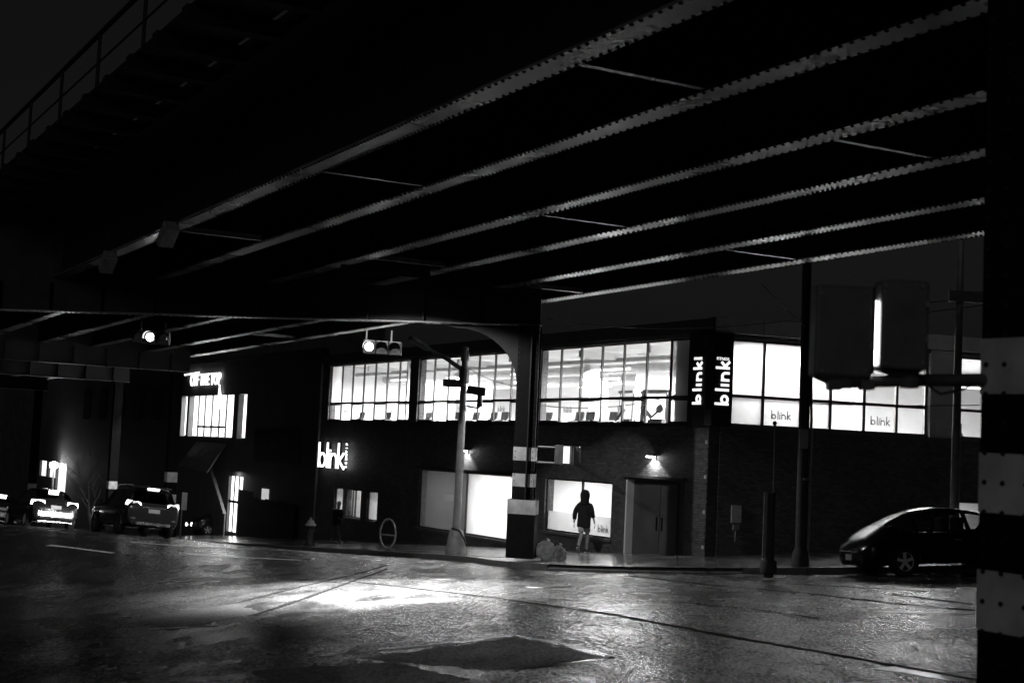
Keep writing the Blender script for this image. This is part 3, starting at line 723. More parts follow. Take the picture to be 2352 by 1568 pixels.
MBd(MA).box(-7.2, -4.9, 3.4, 3.5, -1.95, -.95).build('wall_panel', 'greyin', gym)
MBd(MA).box(-26.5, -26.2, .5, .6, -4.4, -1.9).build('door_post', 'frame', gym)
for d_i, z_ in ((1.2, -.55), (2.8, -.7)): MBd(MA).tube([(-9.2, d_i, z_), (-5.1, d_i, z_)], .06, 6).build('duct', 'duct', gym, smooth=50)
for t_, z0 in ((14.6, -3.3), (12.3, -3.3)): MBd(MA).box(-t_-.5, -t_+.5, 3.0, 3.6, -3.9, -2.4).build('counter', 'white', gym)
# recessed doorway with white jamb, door and panels
b = MBd(MA); b.box(-4.26, -1.1, .28, .349, -3.3, -.62); b.build('door_back', 'stucco', gym)
d1 = MBd(MA).box(-3.55, -1.75, .22, .279, -3.2, -.72).build('door', 'stucco', gym)
MBd(MA).box(-2.66, -2.64, .21, .219, -3.15, -.75).build('door_gap', 'black', d1)
for u in (-2.78, -2.5): MBd(MA).box(u-.02, u+.02, .17, .218, -2.15, -1.75).build('handle', 'frame', d1)
MBd(MA).box(-4.275, -4.2, .02, .279, -3.3, -.62).build('jamb', 'white', gym)
MBd(MA).box(-1.16, -1.085, .02, .279, -3.3, -.62).build('jamb', 'stucco', gym)
MBd(MA).box(-4.19, -1.17, .02, .279, -.66, -.61).build('recess_soffit', 'stucco', gym)
MBd(MA).box(-4.35, -1.0, -.13, -.001, -.6, -.52).build('header', 'stucco', gym)
MBd(MA).box(-19.5, -11.3, -.13, -.001, ST+.02, ST+.09).build('header', 'stucco', gym)
# quoin-like cut bricks beside the door
for i in range(9): MBd(MA).box(-.75+random.uniform(-.05,.05), -.35, -.014, -.001, -2.35+i*.14, -2.29+i*.14).build('brick', 'brick', gym)
for i in range(16):
    MBd(MA).box(-.14, -.03, -.02, -.001, -2.5+i*.2, -2.40+i*.2).build('brick', 'fascia' if i % 5 == 0 else 'brick', gym)
# downpipe, vents
MBd(MA).tube([(-30.6, -.08, -4.4), (-30.6, -.08, 3.7)], .06, 8).build('downpipe', 'galv', gym)

# ---- lettering: the lower case word built from strokes
def arc(cx, cz, r, a0, a1, n=10, rz=None):
    rz = rz or r; return [(cx + r*math.cos(math.radians(a0+(a1-a0)*k/n)), cz + rz*math.sin(math.radians(a0+(a1-a0)*k/n))) for k in range(n+1)]
def blink_letters(Mx, x0, z0, h, m, parent, y0=-.03, y1=0.0, w=None, cond=1.0, dots=True, dm=None, name='letter'):
    """h = ascender height; letters laid along local x from x0, baseline z0"""
    xh = h*.60; w = w or h*.15; r = xh/2 - w/2; x = x0; c = cond
    def L(strokes):
        b = MBd(Mx)
        for s in strokes: b.stroke([(x + p[0]*c, z0 + p[1]) for p in s], w, y0, y1)
        b.build(name, m, parent)
    L([[(w/2, 0), (w/2, h)], arc(w/2 + r*1.0 + w*.35, xh/2, r, 0, 360, 18)]); x += (2*r + w*1.9 + w*.7)*c
    L([[(w/2, 0), (w/2, h)]]); x += w*1.85*c
    L([[(w/2, 0), (w/2, xh)]])
    if dots:
        for dx in (w*.5, w*2.1): MBd(Mx @ T((x + dx*c, 0, z0 + xh + w*1.1))).lathe([(w*.55, y0), (w*.55, y1)], (0,0,0), 12, 'y').build(name, dm or m, parent)
    x += w*1.85*c
    L([[(w/2, 0), (w/2, xh)], [(w/2, xh*.55)] + arc(w/2 + r, xh - r - w/2, r, 180, 0, 10) + [(w/2 + 2*r, 0)]]); x += (2*r + w*1.9)*c
    L([[(w/2, 0), (w/2, h)], [(w*.7, xh*.42), (w/2 + r*1.7, xh)], [(w*1.1, xh*.55), (w/2 + r*1.9, 0)]]); x += (2*r + w*1.5)*c
    return x
# lit channel letters over the entrance, standing proud of the brick
sign1 = empty('wall_sign', mat3(-dA, nA, ZU, A(28, 0, -.5)), 'glowing white blink channel letters mounted on the dark brick wall', 'sign')
tl, zl = onA(741, 1072)
xe = blink_letters(MA, -30.2, -1.10, 1.15, 'signglow', sign1, -.22, -.16, w=.085, cond=1.25)
blink_letters(MA, -30.2, -1.10, 1.15, 'signblack', sign1, -.15, -.02, w=.07, cond=1.25, dots=False, name='letter_return')
for i, ch in enumerate('FITNESS'):
    text_mesh('letter', ch, .2, MA @ T((xe + .12, -.20, .0 - i*.165)) @ Matrix.Rotation(math.radians(-90), 4, 'Y'), 'signglow', sign1, .02, .006)
# dark corner panel with two white upright logos
sign2 = empty('corner_sign', mat3(-dA, nA, ZU, A(0, 0, 2)), 'black corner panel with white upright blink fitness lettering on both faces', 'sign')
MBd(MA).box(-.90, -.03, -.16, -.075, WZ0-.02, 3.7).build('panel', 'signblack', sign2)
MBd(MBF).box(-.02, .60, -.16, -.075, WZ0-.02, 3.7).build('panel', 'signblack', sign2)
MBd().hexa([A(.03, -.16, WZ0-.02), B(-.02, -.16, WZ0-.02), B(-.02, -.075, WZ0-.02), A(.03, -.075, WZ0-.02), A(.03, -.16, 3.7), B(-.02, -.16, 3.7), B(-.02, -.075, 3.7), A(.03, -.075, 3.7)]).build('edge_trim', 'signblack', sign2)
ROTU = Matrix.Rotation(math.radians(-90), 4, 'Y')
for Mx, cx, hh in ((MA, -.22, .42), (MBF, .50, .44)):
    Mr = Mx @ T((cx, -.161, 1.62)) @ ROTU
    blink_letters(Mr, 0, 0, hh, 'signwhite', sign2, -.02, 0, w=.072, cond=1.06, dm=M['chrome'])
    text_mesh('lettering', 'FITNESS', .115, Mx @ T((cx - hh*.5, -.165, 1.62 + 1.33)), 'signwhite', sign2, .008, .0)
# grey logos on the panes
def decal(Mx, x, z, s, parent):
    blink_letters(Mx, x, z, s, 'decal', parent, .098, .104, w=s*.13, name='logo_decal')
for i, u in enumerate(e1[:-1]):
    if i in (1, 3, 5): decal(MA, u + .42, 1.42, .2, w1)
for i in (1, 3, 5): decal(MA, e2[i] + .35, 1.45, .22, w2)
decal(MA, e3[1] + .3, 1.4, .22, w3)
decal(MBF, 2.05, 1.32, .26, w4); decal(MBF, 5.42, 1.32, .27, w4); decal(MA, -5.95, -2.42, .25, w7)
# wall lamps
def wall_lamp(t_, z_, pw, label):
    o = empty('wall_lamp', mat3(-dA, nA, ZU, A(t_, 0, z_)), label, 'wall lamp', 'lamps over the gym openings')
    Ml = MA @ T((-t_, 0, z_))
    MBd(Ml).box(-.09, .09, -.03, -.001, -.06, .14).build('back_plate', 'darkgrey', o)
    MBd(Ml).prism([(-.17, .10), (-.15, .16), (.15, .16), (.17, .10)], -.34, -.031).build('hood', 'darkgrey', o)
    MBd(Ml).box(-.10, .10, -.26, -.06, .06, .098).build('lens', 'lampglow', o)
    L = bpy.data.lights.new('wall_lamp_light', 'SPOT'); L.energy = pw; L.spot_size = math.radians(125); L.spot_blend = .35; L.shadow_soft_size = .05
    lo = bpy.data.objects.new('wall_lamp_light', L); COL.objects.link(lo); lo.location = A(t_, -.16, z_ + .05); lo.rotation_euler = (Vector((nA.x, nA.y, 0)) * .35 - ZU).to_track_quat('-Z', 'Y').to_euler()
wall_lamp(15.3, -.12, 130, 'small lit wall lamp over the wide shop window behind the lamp post')
wall_lamp(2.72, -.02, 130, 'small lit wall lamp over the recessed dark doorway')
# notices on the side street wall
n1 = empty('wall_notice', mat3(dB, iB, ZU, B(.95, 0, -2)), 'pale paper notice with a small box fixed to the side street brick wall', 'notice')
MBd(MBF).box(.80, 1.12, -.03, -.001, -1.72, -1.22).build('board', 'paper', n1); MBd(MBF).box(.86, 1.05, -.06, -.001, -1.92, -1.76).build('box', 'galv', n1)
MBd(MBF).tube([(.94, -.04, -1.93), (.94, -.04, -2.25)], .02, 6).build('pipe', 'galv', n1)
n2 = MBd(MBF).box(7.65, 8.1, -.03, -.001, 1.12, 1.62).build('wall_plaque', 'paper', None); tag(n2, 'pale plaque on the grey pier between side street windows', 'plaque')
MBd(MBF).box(7.43, 8.46, -.012, -.002, WZ0, 3.7).build('pier_cladding', 'fascia', gym)
# stepladder leaning behind the frosted corner pane
lad = empty('stepladder', MA @ T((-1.4, .45, .16)), 'dark stepladder standing behind the frosted pane beside the corner sign', 'ladder')
for x0_, x1_ in ((-1.75, -1.45), (-1.15, -1.35)): MBd(MA).beam((x0_, .25, .16), (x1_, .25, 3.1), .07, .05).build('stile', 'black', lad)
for k in range(7): MBd(MA).beam((-1.72+k*.045, .25, .8+k*.33), (-1.18-k*.025, .25, .8+k*.33), .05, .04).build('rung', 'black', lad)
MBd(MA).box(-1.47, -1.3, .2, .3, 3.05, 3.12).build('top_cap', 'black', lad)

# ---- gym machines
def treadmill(Mx, label):
    o = empty('treadmill', Mx, label, 'treadmill', 'treadmills behind the avenue windows')
    MBd(Mx).box(-.4, .4, -.2, 1.6, 0, .16).build('deck', 'darkgrey', o)
    MBd(Mx).box(-.36, .36, -.35, .1, .02, .34).build('motor_cover', 'gymlight', o, bevel=.05)
    for s_ in (-.36, .36): MBd(Mx).tube([(s_, .0, .2), (s_, .1, .9), (s_*.9, .28, 1.05), (s_*.9, .7, 1.02)], .035, 6).build('upright', 'gymlight', o)
    MBd(Mx).box(-.34, .34, .05, .2, .88, 1.02).build('console', 'gymlight', o, bevel=.03)
    MBd(Mx @ Matrix.Rotation(math.radians(-8), 4, 'X')).box(-.27, .27, .14, .2, .95, 1.38).build('screen_back', 'gymgrey', o, bevel=.02)
    return o
tm = None
tts = [28.3, 25.6, 21.7, 18.35, 17.05, 15.8, 14.45, 13.1, 11.6, 8.3, 7.0, 9.4]
for i, t_ in enumerate(tts):
    Mx = MA @ T((-t_, .75 + (i % 3)*.12, .16)); lab = 'treadmill with a dark screen back standing behind the upper avenue window'
    if tm is None: tm = treadmill(Mx, lab)
    else: copy_tree(tm, Mx)
def cable_machine(Mx, label, grp=None):
    o = empty('cable_machine', Mx, label, 'gym machine', 'weight machines behind the avenue windows')
    for s_ in (-.5, .5): MBd(Mx).beam((s_, 0, 0), (s_, .1, 2.0), .08, .08).build('upright', 'gymlight', o)
    MBd(Mx).beam((-.55, .05, 1.98), (.55, .05, 1.98), .09, .09).build('crossbar', 'gymlight', o)
    MBd(Mx).tube([(-.5, 0, 1.5), (.1, -.25, 1.15), (.5, -.3, 1.42)], .04, 6).build('lever_arm', 'gymgrey', o)
    MBd(Mx).lathe([(.12, 0), (.12, .1)], (.5, -.35, 1.42), 12, 'y').build('pulley', 'gymlight', o)
    MBd(Mx).box(-.25, .25, .05, .3, .1, 1.1).build('weight_stack', 'gymgrey', o)
    MBd(Mx).beam((-.7, -.3, 0), (-.15, -.3, 1.0), .09, .12).build('backrest', 'gymgrey', o)
    return o
cm = None
for t_, d_i in ((6.2, 1.1), (5.3, 1.6), (4.3, 1.0), (3.2, 1.4)):
    Mx = MA @ T((-t_, d_i, .16)) @ Matrix.Rotation(random.uniform(-.5, .5), 4, 'Z'); lab = 'pale framed weight machine behind the upper avenue window near the corner'
    if cm is None: cm = cable_machine(Mx, lab)
    else: copy_tree(cm, Mx)
def stepper(Mx, label):
    o = empty('elliptical_trainer', Mx, label, 'gym machine')
    MBd(Mx).box(-.3, .3, 0, 1.4, 0, .25).build('base', 'gymgrey', o, bevel=.05)
    for s_ in (-.25, .25): MBd(Mx).tube([(s_, .2, .2), (s_, .15, 1.0), (s_*.8, .5, 1.6), (s_*.8, .8, 1.5)], .05, 8).build('arm', 'gymgrey', o)
    MBd(Mx).box(-.2, .2, .1, .2, 1.0, 1.4).build('console', 'black', o, bevel=.03)
stepper(MBF @ T((9.15, .9, .16)), 'grey curved arm trainer behind the far side street window')
stepper(MBF @ T((6.0, 3.2, .16)), 'grey trainer deep inside behind the clear side street panes with a logo')

# ================================================================== NEIGHBOURING BUILDINGS
def tA_px(px, py=1000): return onA(px, py)[0]
shop = empty('barber_building', mat3(-dA, nA, ZU, A(42, 0, -5.2)), 'dark two storey building beside the gym with a lit upper window and neon name', 'building')
tw = [-tA_px(x, 950) for x in (413, 427, 432, 450, 464.6, 481, 498, 513.6, 533.6, 544.5, 563.5)]
WB0, WB1 = .04, 2.45
door0, door1 = -tA_px(524, 1100), -tA_px(556, 1100)
hol = [(tw[0], tw[1], WB0, WB1), (tw[2], tw[8], WB0, WB1), (tw[9], tw[10], WB0, WB1), (door0, door1, -5.0, -2.0)]
b = MBd(MA); holes_wall(b, -56, -LEN-.004, -8, 4.3, .05, .35, hol); b.build('wall', 'stucco', shop)
MBd(MA).box(-56, -LEN-.1, -.05, .36, 4.302, 4.5).build('cornice', 'stucco', shop)
MBd(MA).box(-56, -LEN-.004, .36, 8, 3.4, 3.5).build('roof', 'white', shop)
MBd(MA).box(-56, -LEN-.004, .36, 8, -.3, -.2).build('floor', 'floorin', shop)
MBd(MA).box(-56, -LEN-.004, 5, 5.2, -.2, 3.4).build('inner_wall', 'white', shop)
for u in (-55.5, -40.2): MBd(MA).box(u-.1, u+.1, .36, 5, -.2, 3.39).build('inner_wall', 'white', shop)
for t_ in (44, 48, 52): area('shop_lamp', A(t_, 2.2, 3.2), 2, .8, 1100, Matrix.Rotation(math.atan2(dA.y, dA.x), 3, 'Z')); MBd(MA).box(-t_-1, -t_+1, 2.1, 2.3, 3.24, 3.28).build('light_strip', 'tube', shop)
fr = MBd(MA)
for x_ in tw[3:8]: fr.box(x_-.05, x_+.05, .12, .2, WB0, WB1)
fo = fr.build('window_frame', 'frame', shop, kind='stuff')
MBd(MA).box(tw[3], tw[7], .115, .205, .58, .70).build('transom', 'frame', shop)
for i in (0, 2, 3, 4, 5, 6, 7, 9): MBd(MA).add([(tw[i], .16, WB0), (tw[i+1], .16, WB0), (tw[i+1], .16, WB1), (tw[i], .16, WB1)], [(0,1,2,3)]).build('pane', 'pane', shop)
for i, (u, z0, z1, w) in enumerate(((-47.5, .3, 2.0, .7), (-45.2, .2, 2.2, .9), (-50.2, .4, 1.7, .6))): MBd(MA).box(u-w/2, u+w/2, 4.9, 4.99, z0+.2, z1+.3).build('wall_picture', 'greyin', shop)
MBd(MA).box(-56, -40, .36, .42, -.19, .1).build('inner_ledge', 'greyin', shop)
# lit street door
MBd(MA).box(door0+.02, door1-.02, .22, .28, -5, -2.0).build('door_panel', 'litdoor', shop)
MBd(MA).box(door0, door1, .12, .2, -3.45, -3.3).build('door_transom', 'frame', shop)
for f_ in (.3, .62): MBd(MA).box(door0+(door1-door0)*f_-.035, door0+(door1-door0)*f_+.035, .12, .2, -5, -2.0).build('door_stile', 'frame', shop)
# glowing name above the window
nm = empty('neon_sign', mat3(-dA, nA, ZU, A(49, 0, 3)), 'glowing white OFF THE TOP neon letters above the lit upper window', 'sign')
text_mesh('lettering', 'OFF THE TOP', .98, MA @ T((-49.3, -.08, 3.33)), 'signglow', nm, .03, 0, spacing=1.0)
MBd(MA).stroke([(-46.4, 3.0), (-46.55, 2.3), (-46.2, 1.7), (-46.1, 2.4), (-46.5, 3.0)], .09, -.1, -.06).build('swoosh', 'signglow', nm)
MBd(MA).beam((-53.5, -.1, 3.72), (-50.5, -.1, 3.80), .05, .08).build('tube_lamp', 'signglow', nm)
# unlit lower board with the same name, poster hoarding, canopy edge, fence
bd = empty('name_board', mat3(-dA, nA, ZU, A(36, 0, -.6)), 'unlit dark board with faint OFF THE TOP lettering on the neighbour wall', 'sign')
u0_, u1_ = -tA_px(585, 1010), -tA_px(690, 1010)
MBd(MA).box(u0_, u1_, -.02, .045, -1.1, .6).build('panel', 'signblack', bd)
text_mesh('lettering', 'OFF THE TOP', .62, MA @ T(((u0_+u1_)/2-.4, -.03, -.15)), 'darkgrey', bd, .005)
ho = empty('poster_hoarding', mat3(-dA, nA, ZU, A(48, 0, -2)), 'slanted pale poster hoarding under the neon lit window', 'hoarding')
u0_, u1_ = -tA_px(455, 1030), -tA_px(522, 1030)
MBd(MA).hexa([(u0_-.8, -.9, -1.7), (u1_-.6, -.9, -1.9), (u1_-.6, -.82, -1.9), (u0_-.8, -.82, -1.7), (u0_, -.12, -.25), (u1_, -.12, -.28), (u1_, -.05, -.28), (u0_, -.05, -.25)]).build('board', 'poster', ho)
for f_ in (.2, .5, .75):
    MBd(MA).hexa([(u0_+f_*3.5-.7, -.66, -1.1), (u0_+f_*3.5-.1, -.66, -1.1), (u0_+f_*3.5-.1, -.64, -1.1), (u0_+f_*3.5-.7, -.64, -1.1), (u0_+f_*3.5-.5, -.42, -.6), (u0_+f_*3.5+.2, -.42, -.6), (u0_+f_*3.5+.2, -.40, -.6), (u0_+f_*3.5-.5, -.40, -.6)]).build('print', 'poster', ho)
cn = empty('stair_canopy', mat3(-dA, nA, ZU, A(44, 0, -4)), 'pale sloping canopy edge descending beside the lit doorway', 'canopy')
pA, pB = onA(505, 1065), onA(541, 1182)
MBd(MA).beam((-pA[0], -.6, pA[1]), (-pB[0], -.6, pB[1]), .16, .1).build('edge', 'frameB', cn)
MBd(MA).beam((-pA[0]-2.8, -.6, pA[1]+.05), (-pA[0], -.6, pA[1]), .12, .07).build('edge', 'frameB', cn)
MBd(MA).tube([(-pB[0], -.6, pB[1]), (-pB[0], -.6, -5.6)], .05, 6).build('post', 'galv', cn)
area('doorway_lamp', A(tA_px(545, 1100), -.45, -1.7), .5, .3, 25)
fe = empty('plank_fence', mat3(-dA, nA, ZU, A(40, -.3, -5)), 'dark timber fence beside the barber building doorway', 'fence')
ff0, ff1 = tA_px(560, 1190), tA_px(690, 1190); n = 26
for i in range(n):
    t_ = ff0 + (ff1 - ff0) * i / n; w_ = abs(ff1 - ff0) / n * .92; zt = -2.6 - .012 * i if i < 7 else -2.95 + .1*math.sin(i) * .3
    zg_ = plane(*A(t_, -.3, 0).xy) ; MBd(MA).box(-t_, -t_+w_, -.36, -.31, zg_, max(zt, zg_+1.5) + random.uniform(-.03, .03)).build('plank', 'wood', fe)
lt = MBd(MA).box(-tA_px(603, 1110), -tA_px(617, 1110), -.02, .045, -3.25, -2.45).build('lit_notice', 'noticelit'); tag(lt, 'small pale notice panel above the dark timber fence', 'notice')

# far dark blocks down the avenue
fb = empty('far_building', mat3(-dA, nA, ZU, A(66, 0, -7)), 'tall unlit dark building down the avenue beyond the neon sign', 'building')
MBd(MA).box(-84, -56.01, .3, 14, -10, 7.5).build('wall', 'stucco', fb); MBd(MA).box(-84, -56.01, .1, 14, 7.502, 7.9).build('cornice', 'stucco', fb)
for i in range(5):
    for zr_ in (1.0, 4.2): MBd(MA).box(-82+i*5, -80+i*5, .26, .299, zr_, zr_+2).build('window', 'unlit', fb)
fs_ = empty('far_shop', mat3(-dA, nA, ZU, A(95, 0, -7)), 'far low shop with bright lit windows beside a glaring lamp', 'building')
ul, ur = -tA_px(82, 1085), -tA_px(143, 1085)
b = MBd(MA); holes_wall(b, -125, -84.02, -12, 6, .3, .6, [(ul, ul+(ur-ul)*.27, -3.9, -2.6), (ul+(ur-ul)*.33, ul+(ur-ul)*.62, -3.9, -2.6), (ul+(ur-ul)*.65, ur, -5.8, -2.6)]); b.build('wall', 'stucco', fs_)
for a_, c_, z0 in ((0, .27, -3.9), (.33, .62, -3.9), (.65, 1, -5.8)): MBd(MA).box(ul+(ur-ul)*a_, ul+(ur-ul)*c_, .5, .58, z0, -2.6).build('window', 'warmwin', fs_)
MBd(MA).box(-125, -84.02, .1, .7, 6.002, 6.3).build('cornice', 'stucco', fs_)
bb = MBd(); bb.M = mat3(e_, Vector((d_.x, d_.y, 0)).normalized(), ZU, Vector((0, 0, 0)))
bb.box(-30, 60, 152, 160, -14, 9); o = bb.build('far_block', 'stucco'); tag(o, 'long unlit block closing the far end of the avenue', 'building')

# far glaring street lamp and bare tree
def street_lamp_far():
    p = A(90.0, -2.2, 0); zt = (ray(124, 1068) * p.y).z; q = ray(124, 1068) * p.y; zg_ = road(q.x, q.y)
    o = empty('street_lamp', T(Vector((q.x, q.y, zg_))), 'far glaring street lamp before the lit shop windows', 'street lamp')
    MBd().tube([(q.x, q.y, zg_), (q.x, q.y, zt+.3)], .07, 8).build('pole', 'galv', o)
    MBd().lathe([(.02, .3), (.3, .2), (.34, .05), (.3, -.15), (.1, -.28)], (q.x, q.y, zt), 14).build('globe', 'lampfar', o, smooth=60)
    L = bpy.data.lights.new('street_lamp_light', 'POINT'); L.energy = 120; L.shadow_soft_size = .35; lo = bpy.data.objects.new('street_lamp_light', L); COL.objects.link(lo); lo.location = (q.x - .2, q.y - .5, zt - .1)
M['lampfar'] = emit('far lamp globe', 40)
street_lamp_far()
def bare_tree(px, py, D, hgt, label):
    q = ray(px, py) * D; zg_ = road(q.x, q.y); o = empty('bare_tree', T(Vector((q.x, q.y, zg_))), label, 'tree')
    tr = MBd(); tw_ = MBd()
    def grow(p, d, L, r, lev):
        n = 4; pts = [p]; rs = [r]
        for k in range(n):
            d = (d + Vector((random.uniform(-.22, .22), random.uniform(-.22, .22), random.uniform(-.05, .15)))).normalized(); p = p + d * L / n; pts.append(p); rs.append(r * (1 - .5 * (k + 1) / n))
        (tr if lev < 2 else tw_).tube(pts, rs, 6 if lev < 2 else 4)
        if lev < 4:
            for k in range(4 if lev else 5):
                i = random.choice((2, 3, 4)); dd = (d + Vector((random.uniform(-1, 1), random.uniform(-1, 1), random.uniform(-.1, .7)))).normalized()
                grow(pts[i], dd, L * random.uniform(.5, .72), rs[i] * .7, lev + 1)
    grow(Vector((q.x, q.y, zg_)), Vector((.12, 0, 1)), hgt * .42, .16, 0)
    tr.build('trunk', 'branch', o, smooth=60); tw_.build('crown', 'branch', o, kind='stuff')
bare_tree(215, 1180, 92, 6.5, 'bare leafless tree on the far avenue pavement beside the lit shop')

# ================================================================== VEHICLES
def crom(P, sub=5):
    P = [np.array(p, float) for p in P]; out = []
    for i in range(len(P)-1):
        p0, p1, p2, p3 = P[max(i-1, 0)], P[i], P[i+1], P[min(i+2, len(P)-1)]
        for k in range(sub):
            t = k / sub; m1 = (p2 - p0) / 2; m2 = (p3 - p1) / 2
            out.append((2*t**3-3*t*t+1)*p1 + (t**3-2*t*t+t)*m1 + (-2*t**3+3*t*t)*p2 + (t**3-t*t)*m2)
    out.append(P[-1]); return out
def car_body(Mx, root, st, paint, gl, glass_m='carglass', side_pillars=()):
    """st rows: y, z_bottom, z_belt, z_top, half width, half top width; gl: (y ranges) of rear glass, side glass, windscreen"""
    S = crom(st); rings = []
    for y, zb, zl, zt, w, wt in S:
        zl = min(zl, zt - .02); k = min(max((zt - zl) / .35, 0), 1)
        half = [(0, zb), (.8*w, zb), (.955*w, zb+.1), (w, zb+.42*(zl-zb)), (.99*w, zl-.10*(zl-zb)), (.955*w, zl), (wt+.0, zt-.035-.075*k), (wt*.8, zt-.018-.012*k), (wt*.4, zt-.003), (0, zt)]
        ring = [(x, y, z) for x, z in half] + [(-x, y, z) for x, z in half[-2:0:-1]]
        rings.append((y, zl, zt, ring))
    n = len(rings[0][3]); h = 10
    def row_kind(j): jj = j if j < h-1 else (n - 1 - j); return jj
    groups = {'body': [], 'side_window': [], 'rear_window': [], 'windshield': []}
    def F(i, j): return (i*n+j, i*n+(j+1) % n, (i+1)*n+(j+1) % n, (i+1)*n+j)
    for i in range(len(rings)-1):
        ym = (rings[i][0] + rings[i+1][0]) / 2; hh = min(rings[i][2]-rings[i][1], rings[i+1][2]-rings[i+1][1])
        for j in range(n):
            jj = row_kind(j); g = 'body'
            if jj == 5 and gl[1][0] < ym < gl[1][1] and hh > .16 and not any(a < ym < c for a, c in side_pillars): g = 'side_window'
            elif jj >= 6 and gl[0][0] < ym < gl[0][1]: g = 'rear_window'
            elif jj >= 6 and gl[2][0] < ym < gl[2][1]: g = 'windshield'
            groups[g].append(F(i, j))
    V = [p for r in rings for p in r[3]]
    groups['body'] += [tuple(range(n))[::-1], tuple((len(rings)-1)*n + k for k in range(n))]
    for g, fs in groups.items():
        if not fs: continue
        if g == 'side_window':
            L = [f for f in fs if V[f[0]][0] + V[f[2]][0] < 0]; R_ = [f for f in fs if V[f[0]][0] + V[f[2]][0] >= 0]; sets = (L, R_)
        else: sets = (fs,)
        for f2 in sets:
            used = sorted({v for f in f2 for v in f}); mp = {v: k for k, v in enumerate(used)}
            b = MBd(Mx); b.add([V[v] for v in used], [tuple(mp[v] for v in f) for f in f2]); b.build(g, paint if g == 'body' else glass_m, root, smooth=38)
def wheel(Mx, root, x, y, r, side, w=.22, spokes=5, rim='rim'):
    b = MBd(Mx); s_ = side
    b.lathe([(r*.62, -w/2), (r*.93, -w/2), (r, -w/2+.04), (r, w/2-.04), (r*.93, w/2), (r*.62, w/2)], (x, y, r), 28, 'x', cap=False); t_ = b.build('wheel', 'tyre', root, smooth=35)
    q = MBd(Mx); xo = x + s_*w*.42
    q.lathe([(r*.66, xo-x-.03*s_), (r*.66, xo-x+.012*s_), (r*.60, xo-x+.012*s_), (r*.60, xo-x-.03*s_)], (x, y, r), 28, 'x', cap=False)
    for k in range(spokes):
        th = 2*math.pi*k/spokes + .3; dy, dz = math.cos(th), math.sin(th); py_, pz_ = -dz, dy
        w0, w1 = r*.085, r*.11
        pts = []
        for xx in (xo-.03*s_, xo+.005*s_):
            for rr, ww in ((r*.06, w0), (r*.62, w1)):
                pts += [(xx, y+dy*rr+py_*ww, r+dz*rr+pz_*ww), (xx, y+dy*rr-py_*ww, r+dz*rr-pz_*ww)]
        q.hexa([pts[0], pts[1], pts[3], pts[2], pts[4], pts[5], pts[7], pts[6]])
    q.lathe([(r*.15, xo-x-.03*s_), (r*.15, xo-x+.012*s_)], (x, y, r), 12, 'x')
    q.build('rim', rim, t_, smooth=35)
    MBd(Mx).lathe([(r*.6, xo-x-.08*s_), (r*.6, xo-x-.06*s_)], (x, y, r), 20, 'x').build('brake_disc', 'black', t_)
def arch(Mx, root, x, y, r, side):
    b = MBd(Mx); n = 14; vs = []
    for k in range(n+1):
        th = math.pi*k/n
        for rr, dx in ((r*1.08, .0), (r*1.22, .012), (r*1.25, -.03)): vs.append((x+side*dx, y+math.cos(th)*rr, r+math.sin(th)*rr))
    b.add(vs, [(3*k+j, 3*k+j+1, 3*k+4+j, 3*k+3+j) for k in range(n) for j in range(2)]); b.build('wheel_arch', 'black', root, smooth=50)
def place(px, py, D, fwd, lx, ly, zoff=0, ray_only=False):
    """matrix of a vehicle whose local point (lx, ly, 0) stands at that pixel and distance"""
    p = ray(px, py) * D; f = Vector((fwd[0], fwd[1], 0)).normalized(); x = f.cross(ZU)
    o = Vector((p.x, p.y, 0)) - x*lx - f*ly
    h = lambda a: road(o.x + a.x, o.y + a.y)
    zc = h(Vector((0,0,0))); gf = (h(f*1.3) - h(f*-1.3)) / 2.6; gx_ = (h(x*.7) - h(x*-.7)) / 1.4
    yv = (f + ZU*gf).normalized(); xv = (x + ZU*gx_); xv = (xv - yv*xv.dot(yv)).normalized(); zv = xv.cross(yv)
    zc = road(p.x, p.y) - (xv*lx + yv*ly).z
    return mat3(xv, yv, zv, Vector((o.x, o.y, zc)))
def rot2(v, deg): a = math.radians(deg); return Vector((v.x*math.cos(a)-v.y*math.sin(a), v.x*math.sin(a)+v.y*math.cos(a), 0))

# --- mid-size SUV driving away
fS = rot2(dA, 3); Ms = place(378, 1238, 52.5, fS, .80, -1.36)
suv = empty('suv', Ms, 'dark grey SUV with roof rails and lit tail lamps driving away up the avenue', 'suv')
stS = [(-2.32, .52, .80, .86, .70, .60), (-2.30, .42, .95, 1.00, .84, .70), (-2.26, .36, 1.02, 1.10, .90, .76), (-2.14, .32, 1.06, 1.34, .92, .72), (-1.98, .30, 1.08, 1.60, .93, .68), (-1.75, .30, 1.08, 1.68, .93, .67),
       (-.9, .30, 1.06, 1.72, .94, .67), (.1, .30, 1.04, 1.71, .94, .67), (.55, .30, 1.03, 1.60, .94, .66), (1.0, .30, 1.03, 1.30, .93, .68), (1.28, .30, 1.02, 1.13, .93, .72), (1.85, .32, .98, 1.06, .92, .74), (2.15, .36, .88, .96, .86, .68), (2.30, .44, .72, .78, .66, .52)]
car_body(Ms, suv, stS, 'cargrey', ((-2.24, -1.96), (-1.85, 1.0), (.35, 1.15)), side_pillars=((-1.02, -.92), (.0, .1)))
for x_, y_, s_ in ((.87, -1.36, 1), (-.87, -1.36, -1), (.87, 1.36, 1), (-.87, 1.36, -1)):
    wheel(Ms, suv, x_, y_, .36, s_, rim='darkgrey'); arch(Ms, suv, s_*.955, y_, .36, s_)
